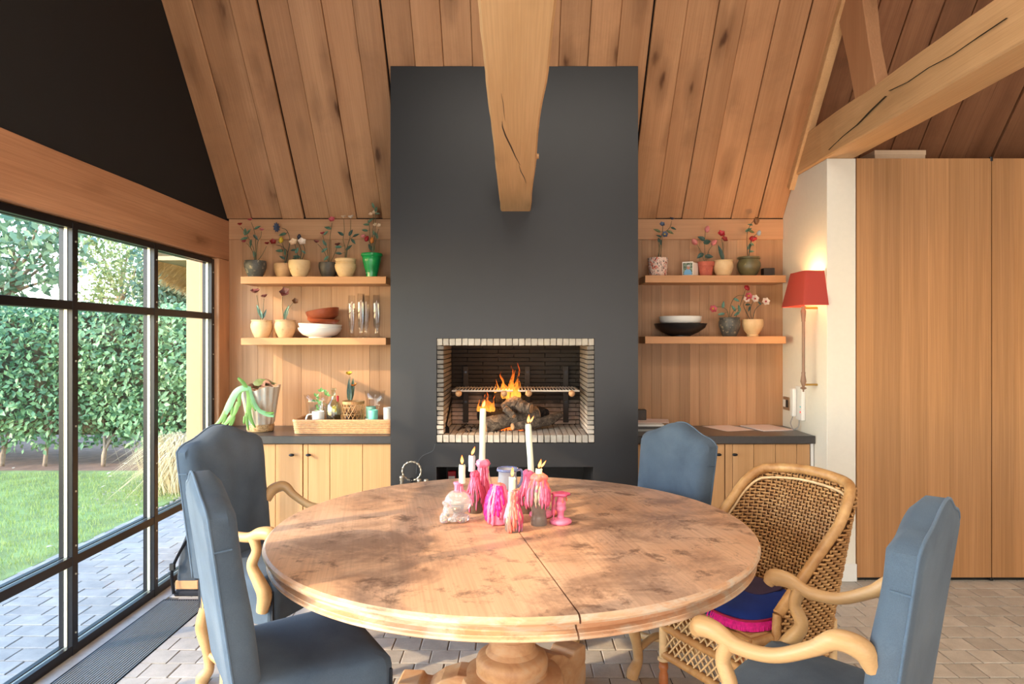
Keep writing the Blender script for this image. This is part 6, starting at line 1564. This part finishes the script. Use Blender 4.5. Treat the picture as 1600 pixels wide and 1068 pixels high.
# ================================================================ garden
NR_ = np.random.RandomState(3)
def leaf_cloud(name, pos, size, mat, parent=None, droop=0.0, facing=None, world=True):
    "thousands of small folded leaves as one object"
    n = len(pos); d = NR_.normal(size=(n, 3)); d[:, 2] -= droop
    if facing is not None: d = d*.8+np.cross(NR_.normal(size=(n, 3)), np.array(facing))*.6
    d /= np.linalg.norm(d, axis=1)[:, None]
    up = NR_.normal(size=(n, 3))*(.55 if facing is not None else 1.0)
    if facing is not None: up += np.array(facing)
    s = np.cross(d, up); s /= (np.linalg.norm(s, axis=1)[:, None]+1e-9); nn = np.cross(s, d)
    L_ = size*(NR_.uniform(.65, 1.25, n))[:, None]; W_ = L_*.27
    V = np.stack([pos, pos+d*L_*.45-s*W_+nn*L_*.07, pos+d*L_, pos+d*L_*.45+s*W_+nn*L_*.07, pos+d*L_*.45], 1).reshape(-1, 3)
    b = np.arange(n)[:, None]*5
    tri = np.concatenate([b+np.array([[0, 1, 4]]), b+np.array([[1, 2, 4]]), b+np.array([[2, 3, 4]]), b+np.array([[3, 0, 4]])], 1).reshape(-1, 3)
    me = bpy.data.meshes.new(name); me.vertices.add(len(V)); me.vertices.foreach_set('co', V.astype(np.float32).ravel())
    me.loops.add(tri.size); me.loops.foreach_set('vertex_index', tri.astype(np.int32).ravel())
    me.polygons.add(len(tri)); me.polygons.foreach_set('loop_start', np.arange(0, tri.size, 3, dtype=np.int32)); me.polygons.foreach_set('loop_total', np.full(len(tri), 3, dtype=np.int32))
    me.update(calc_edges=True); me.materials.append(mat)
    o = put(name, me, parent); 
    if parent: o.location = -Vector(parent.location)
    o['kind'] = 'stuff'; return o
GZ = -.03
M['soil_g'] = plain('bare_soil', rgb(128, 100, 84), .95, var=.25, nscale=7, bump=.4)
M['turf'] = plain('turf', rgb(116, 138, 82), .95, var=.35, nscale=5, bump=.3)
o = MB().box(-16, -2.14, -6, 26, -.5, GZ-.03).build('ground', M['soil_g']); o['kind'] = 'structure'
o = MB().box(-11, -3.17, -4, 7.75, -.2, GZ-.008).build('lawn', M['turf']); o['kind'] = 'structure'
# terrace paved with long concrete setts
te = MB().box(-3.16, -2.135, -2.0, 5.9, -.15, GZ-.006).build('terrace_path', plain('terrace_joint', rgb(126, 124, 120), .95, var=.15, nscale=60)); te['kind'] = 'structure'
pv = [tile_mesh('paver', .20, TW, .0015) for _ in range(3)]
m = NT('terrace_sett'); v = m.coords(); f = m.noise(v, 9, 5, .6); f2 = m.noise(v, 150, 2, .6)
c = m.ramp(f, [(.3, rgb(128, 130, 130)), (.7, rgb(158, 158, 154))]); c = m.mix(m.ramp(f2, [(.3, (.2, .2, .2, 1)), (.5, (0, 0, 0, 1))]), c, rgb(100, 100, 98))
m.l(m.randv(c, .10), m.b.inputs['Base Color']); m.b.inputs['Roughness'].default_value = .6; M['sett'] = m.m
for p_ in pv: p_.materials.append(M['sett'])
y = 5.90-TW/2; row = 0; rest = MB()
while y > -1.9:
    x = -3.155+(.10 if row % 2 else .20)-.10+R.uniform(-.004, .004)
    if row % 2 == 0: rest.box(-3.1575, x-.1025, y-TW/2+.0025, y+TW/2-.0025, GZ-.02, GZ) if x-.1025 > -3.15 else None
    while x < -2.14:
        if x-.1 < -3.165: rest.box(-3.1575, x+.0975, y-TW/2+.0025, y+TW/2-.0025, GZ-.02, GZ)
        elif y > 2.5: put('paver', R.choice(pv), te, Vector((x, y, GZ+R.uniform(-.0015, .0005)))-te.location, (R.uniform(-.003, .003), R.uniform(-.003, .003), 0))
        else: rest.box(x-.0975, x+.0975, y-TW/2+.0025, y+TW/2-.0025, GZ-.02, GZ)
        x += .20
    y -= TW; row += 1
o = rest.build('pavers', M['sett'], te); o['kind'] = 'stuff'
# grass
ng = 42000; gx = NR_.uniform(-8.2, -3.18, ng); gy = 2.6+NR_.beta(1.5, 1.2, ng)*5.0
h = NR_.uniform(.018, .05, ng); ang = NR_.uniform(0, 2*pi, ng); wd = .0028
dx, dy = np.cos(ang)*wd, np.sin(ang)*wd; lx_, ly_ = NR_.normal(0, .012, ng), NR_.normal(0, .012, ng)
g0 = np.full(ng, GZ-.012)
V = np.stack([np.stack([gx-dx, gy-dy, g0], 1), np.stack([gx+dx, gy+dy, g0], 1), np.stack([gx+lx_, gy+ly_, g0+h], 1)], 1).reshape(-1, 3)
me = bpy.data.meshes.new('grass'); me.vertices.add(ng*3); me.vertices.foreach_set('co', V.astype(np.float32).ravel()); me.loops.add(ng*3); me.loops.foreach_set('vertex_index', np.arange(ng*3, dtype=np.int32))
me.polygons.add(ng); me.polygons.foreach_set('loop_start', np.arange(0, ng*3, 3, dtype=np.int32)); me.polygons.foreach_set('loop_total', np.full(ng, 3, dtype=np.int32)); me.update(calc_edges=True)
me.materials.append(leafmat('grass_blade', rgb(122, 148, 80), rgb(178, 190, 112), .6, .3, .3))
gs = tag(put('grass', me), 'short mossy green grass between the paving and the bare soil', 'grass', kind='stuff')
# fallen leaves on the lawn
mb = MB()
for i in range(46): mb.leaf((R.uniform(-6.5, -3.3), R.uniform(3.3, 8.4), GZ+.012), (R.uniform(-1, 1), R.uniform(-1, 1), .1), (0, 0, 1), .05, .03, .3, .1, 3)
tag(mb.build('fallen_leaves', plain('fallen_leaf', rgb(206, 200, 182), .7, var=.3)), 'pale fallen leaves dotted over the lawn', 'leaves', kind='stuff')
# hedge: leafy front wall with trunks showing below
M['hedge_leaf'] = leafmat('hedge_leaf', rgb(76, 112, 78), rgb(142, 178, 128), .4, .35, .2)
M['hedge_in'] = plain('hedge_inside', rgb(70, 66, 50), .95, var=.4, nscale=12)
M['branch'] = plain('grey_branch', rgb(150, 128, 108), .9, var=.2, bump=.3)
hg = thing('hedge', 'tall clipped broad-leaved hedge behind the lawn', 'hedge', (-6, 8.4, GZ))
n = 21000; xx = NR_.uniform(-10.5, -2.2, n); zz_ = .15+NR_.uniform(0, 1, n)**.95*1.68
bump = .16*np.sin(xx*2.3)+.10*np.sin(xx*5.1+zz_*3)+.08*np.sin(zz_*7+xx)
yy = 7.95+bump*.7-.25*np.sin((zz_-.3)/1.53*pi)+NR_.exponential(.07, n); low = zz_ < .36; keep = (~low) | (NR_.uniform(0, 1, n) < .6)
P1 = np.stack([xx, yy, zz_], 1)[keep]
n2 = 4200; P2 = np.stack([NR_.uniform(-10.5, -2.2, n2), NR_.uniform(7.9, 9.3, n2), 1.80+NR_.normal(0, .04, n2)], 1)
leaf_cloud('leaves', np.concatenate([P1, P2]), .078, M['hedge_leaf'], hg, .25, (0, -1, .5))
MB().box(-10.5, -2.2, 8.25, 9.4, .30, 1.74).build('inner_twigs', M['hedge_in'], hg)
for i in range(13):
    x = -9.9+i*.62+R.uniform(-.1, .1)
    for k in range(4):
        a = R.uniform(-.5, .5); MB().tube(bez([(x, 8.1, GZ-.02), (x+.02, 8.1, .14), (x+a*.3, 8.15+R.uniform(0, .2), .42), (x+a*.6, 8.2+R.uniform(0, .3), .75)], 4), lerps([.024, .02, .012, .007], 13), 7).build('trunk', M['branch'], hg, smooth=True)
# trees beyond
M['tree_leaf'] = leafmat('evergreen_leaf', rgb(84, 116, 92), rgb(150, 172, 132), .3, .6, .35); M['tree_leaf2'] = leafmat('light_tree_leaf', rgb(100, 122, 78), rgb(172, 178, 118), .4, .5, .4)
def tree(label, base, clusters, n, size, mat, th_=.12, lim=None):
    t = thing('tree', label, 'tree', base, 0, 'trees behind the hedge'); b = Vector(base); pts = []
    cen = Vector((0, 0, 0))
    for c_, r in clusters: cen += Vector(c_)
    cen /= len(clusters)
    MB().tube(bez([b, b.lerp(cen, .4)+Vector((.1, 0, 0)), b.lerp(cen, .8)], 6), lerps([th_, th_*.7, th_*.4], 13), 9).build('trunk', M['branch'], t, smooth=True)
    q = b.lerp(cen, .75)
    for c_, r in clusters:
        MB().tube(bez([q, q.lerp(Vector(c_), .5)+Vector((0, .1, .05)), Vector(c_)], 5), lerps([th_*.35, th_*.2, .012], 11), 6).build('branch', M['branch'], t, smooth=True)
        k = int(n*r**2/sum(x[1]**2 for x in clusters)); d = NR_.normal(size=(k, 3)); d /= np.linalg.norm(d, axis=1)[:, None]
        pts.append(np.array(c_)+d*(r*NR_.uniform(.15, 1, (k, 1))**.6)*np.array([1.15, 1, .8]))
    leaf_cloud('leaves', np.concatenate(pts), size, mat, t, .35); return t
def cl(L, D): return [((px-CX)/F_PX*(D+dd), D+dd, CAM_Z-(py-CY)/F_PX*(D+dd), ) for px, py, dd, r in L]
def clus(L, D): return [(tuple(at(px, py, D+dd)), r) for px, py, dd, r in L]
tree('big leaved evergreen tree overhanging the hedge at the window edge', (-9.2, 11.6, GZ),
     clus([(-40, 330, 0, .8), (20, 360, .3, .75), (60, 350, -.3, .6), (30, 410, 0, .62), (-30, 400, .4, .8), (-10, 450, .2, .55), (85, 400, .3, .45), (100, 352, .2, .5), (55, 300, .3, .8), (70, 440, .1, .32), (-60, 460, 0, .9)], 10.5), 1800, .17, M['tree_leaf'])
tree('lighter small leaved tree in the middle panes behind the hedge', (-8.6, 15.5, GZ),
     clus([(140, 400, 0, .8), (185, 385, .6, .9), (215, 415, -.3, .85), (165, 440, .2, .6), (235, 440, .2, .8), (130, 350, .5, .9), (200, 340, .5, 1.0), (190, 460, 0, .7), (145, 468, .5, .4)], 14.0), 3600, .11, M['tree_leaf2'])
tree('dense dark tree under the thatched eave behind the hedge', (-6.2, 12.8, GZ),
     clus([(262, 430, 0, .6), (290, 455, .4, .75), (245, 465, .2, .55), (310, 430, .6, .8), (270, 400, .6, .7), (330, 460, .4, .9), (300, 380, .5, .8)], 11.8), 6000, .11, M['tree_leaf'])
# dry ornamental grass at the end of the terrace
mb = MB(); tf = thing('ornamental_grass', 'clump of dry straw coloured ornamental grass past the terrace end', 'grass clump', (-3.25, 6.75, GZ))
n = 1500; V = []; F_ = []
for i in range(n):
    a = R.uniform(0, 2*pi); r0_ = abs(R.gauss(0, .12)); b = Vector((-3.25+math.cos(a)*r0_*1.3, 6.75+math.sin(a)*r0_, GZ)); h = R.uniform(.35, .75); out = Vector((math.cos(a+R.uniform(-.5, .5)), math.sin(a), 0))*R.uniform(.1, .55)
    s_ = Vector((-math.sin(a), math.cos(a), 0))*.0035
    p1 = b+out*.35+Vector((0, 0, h*.75)); p2 = b+out+Vector((0, 0, h*.80-out.length*.5))
    k = len(V); V += [b-s_, b+s_, p1+s_, p1-s_, p2]; F_ += [(k, k+1, k+2, k+3), (k+3, k+2, k+4)]
o = mb.add(V, F_).build('blades', leafmat('straw', rgb(190, 172, 132), rgb(226, 212, 178), .7, .2, .3), tf); o['kind'] = 'stuff'
# gravel patch
mb = MB()
for i in range(900): mb.ball((R.uniform(-4.0, -2.2), R.uniform(5.95, 7.4), GZ-.02), R.uniform(.01, .03), 5, 3, (1, 1, .6))
tag(mb.build('gravel', plain('gravel_stone', rgb(160, 150, 138), .9, var=.3)), 'grey gravel at the end of the terrace', 'gravel', kind='stuff')
# outside post, soffit and thatched eave
M['cream'] = plain('cream_paint', rgb(160, 140, 104), .6, var=.03)
o = MB().box(-2.375, -2.245, 4.93, 5.07, GZ, 2.05).build('porch_column', M['cream'], bevel=.005); o['kind'] = 'structure'
o = MB().box(-2.245, -2.14, 4.93, 5.2, GZ, 2.3).build('wall_outside', M['cream']); o['kind'] = 'structure'
th_o = thing('thatched_eave', 'thick thatched roof eave with cream soffit boards outside the window', 'roof', (-2.5, 5.5, 2.0))
MB().box(-2.64, -2.0, 5.0, 5.66, 2.03, 2.06).build('soffit', M['cream'], th_o)
MB().obox((-2.64, 5.33, 2.10), (.012, 0, 0), (0, .33, 0), (0, 0, .07)).build('fascia', M['cream'], th_o)
M['thatch'] = leafmat('thatch', rgb(196, 166, 118), rgb(240, 216, 170), .9, .1, .2)
M['thatch_in'] = plain('thatch_core', rgb(196, 168, 126), .95, var=.3, nscale=60, bump=.6)
# a rounded thatch body: eave edge along X and rising verge on the garden side
sec = [(-.02, .0), (.10, -.10), (.24, -.17), (.36, -.15), (.42, -.04), (.36, .16), (.0, .45), (-.25, .45)]
mb = MB(); rings = []
for x, s_, dz in ((-1.9, 1, 0), (-2.3, 1, 0), (-2.60, 1, .01), (-2.74, .97, .04), (-2.84, .88, .10), (-2.90, .7, .18), (-2.93, .4, .26)):
    rings.append([(x, 5.62+p[0]*s_, 2.05+p[1]*s_+dz) for p in sec])
mb.loft(rings).build('thatch', M['thatch_in'], th_o, smooth=True)
mb = MB(); rings = []
for y, z in ((5.75, 1.98), (5.3, 2.45), (4.6, 3.3), (3.6, 4.5), (2.2, 6.2)):
    rings.append([(-2.16+q[0], y+q[1]*.0, z+q[1]) for q in ((0, .05), (-.55, .02), (-.80, .10), (-.92, .26), (-.84, .45), (0, .5))])
pass
V = []; F_ = []
for i in range(5200):
    x = R.uniform(-2.88, -2.0); t = R.random(); y = 5.60+.30*t; z = 2.07-.18*t**.8; d = Vector((R.gauss(0, .10)-.25, .26, -.20))*R.uniform(.4, 1.0)
    if x < -2.65: y -= (-2.65-x)*.6; z += (-2.65-x)*.5; d.x -= .12
    s_ = Vector((.0035, .001, .002)); b = Vector((x, y, z)); k = len(V); V += [b-s_, b+s_, b+d*.55+s_*.8, b+d*.55-s_*.8]; F_ += [(k, k+1, k+2, k+3)]
o = MB().add(V, F_).build('reed_ends', M['thatch'], th_o); o['kind'] = 'stuff'
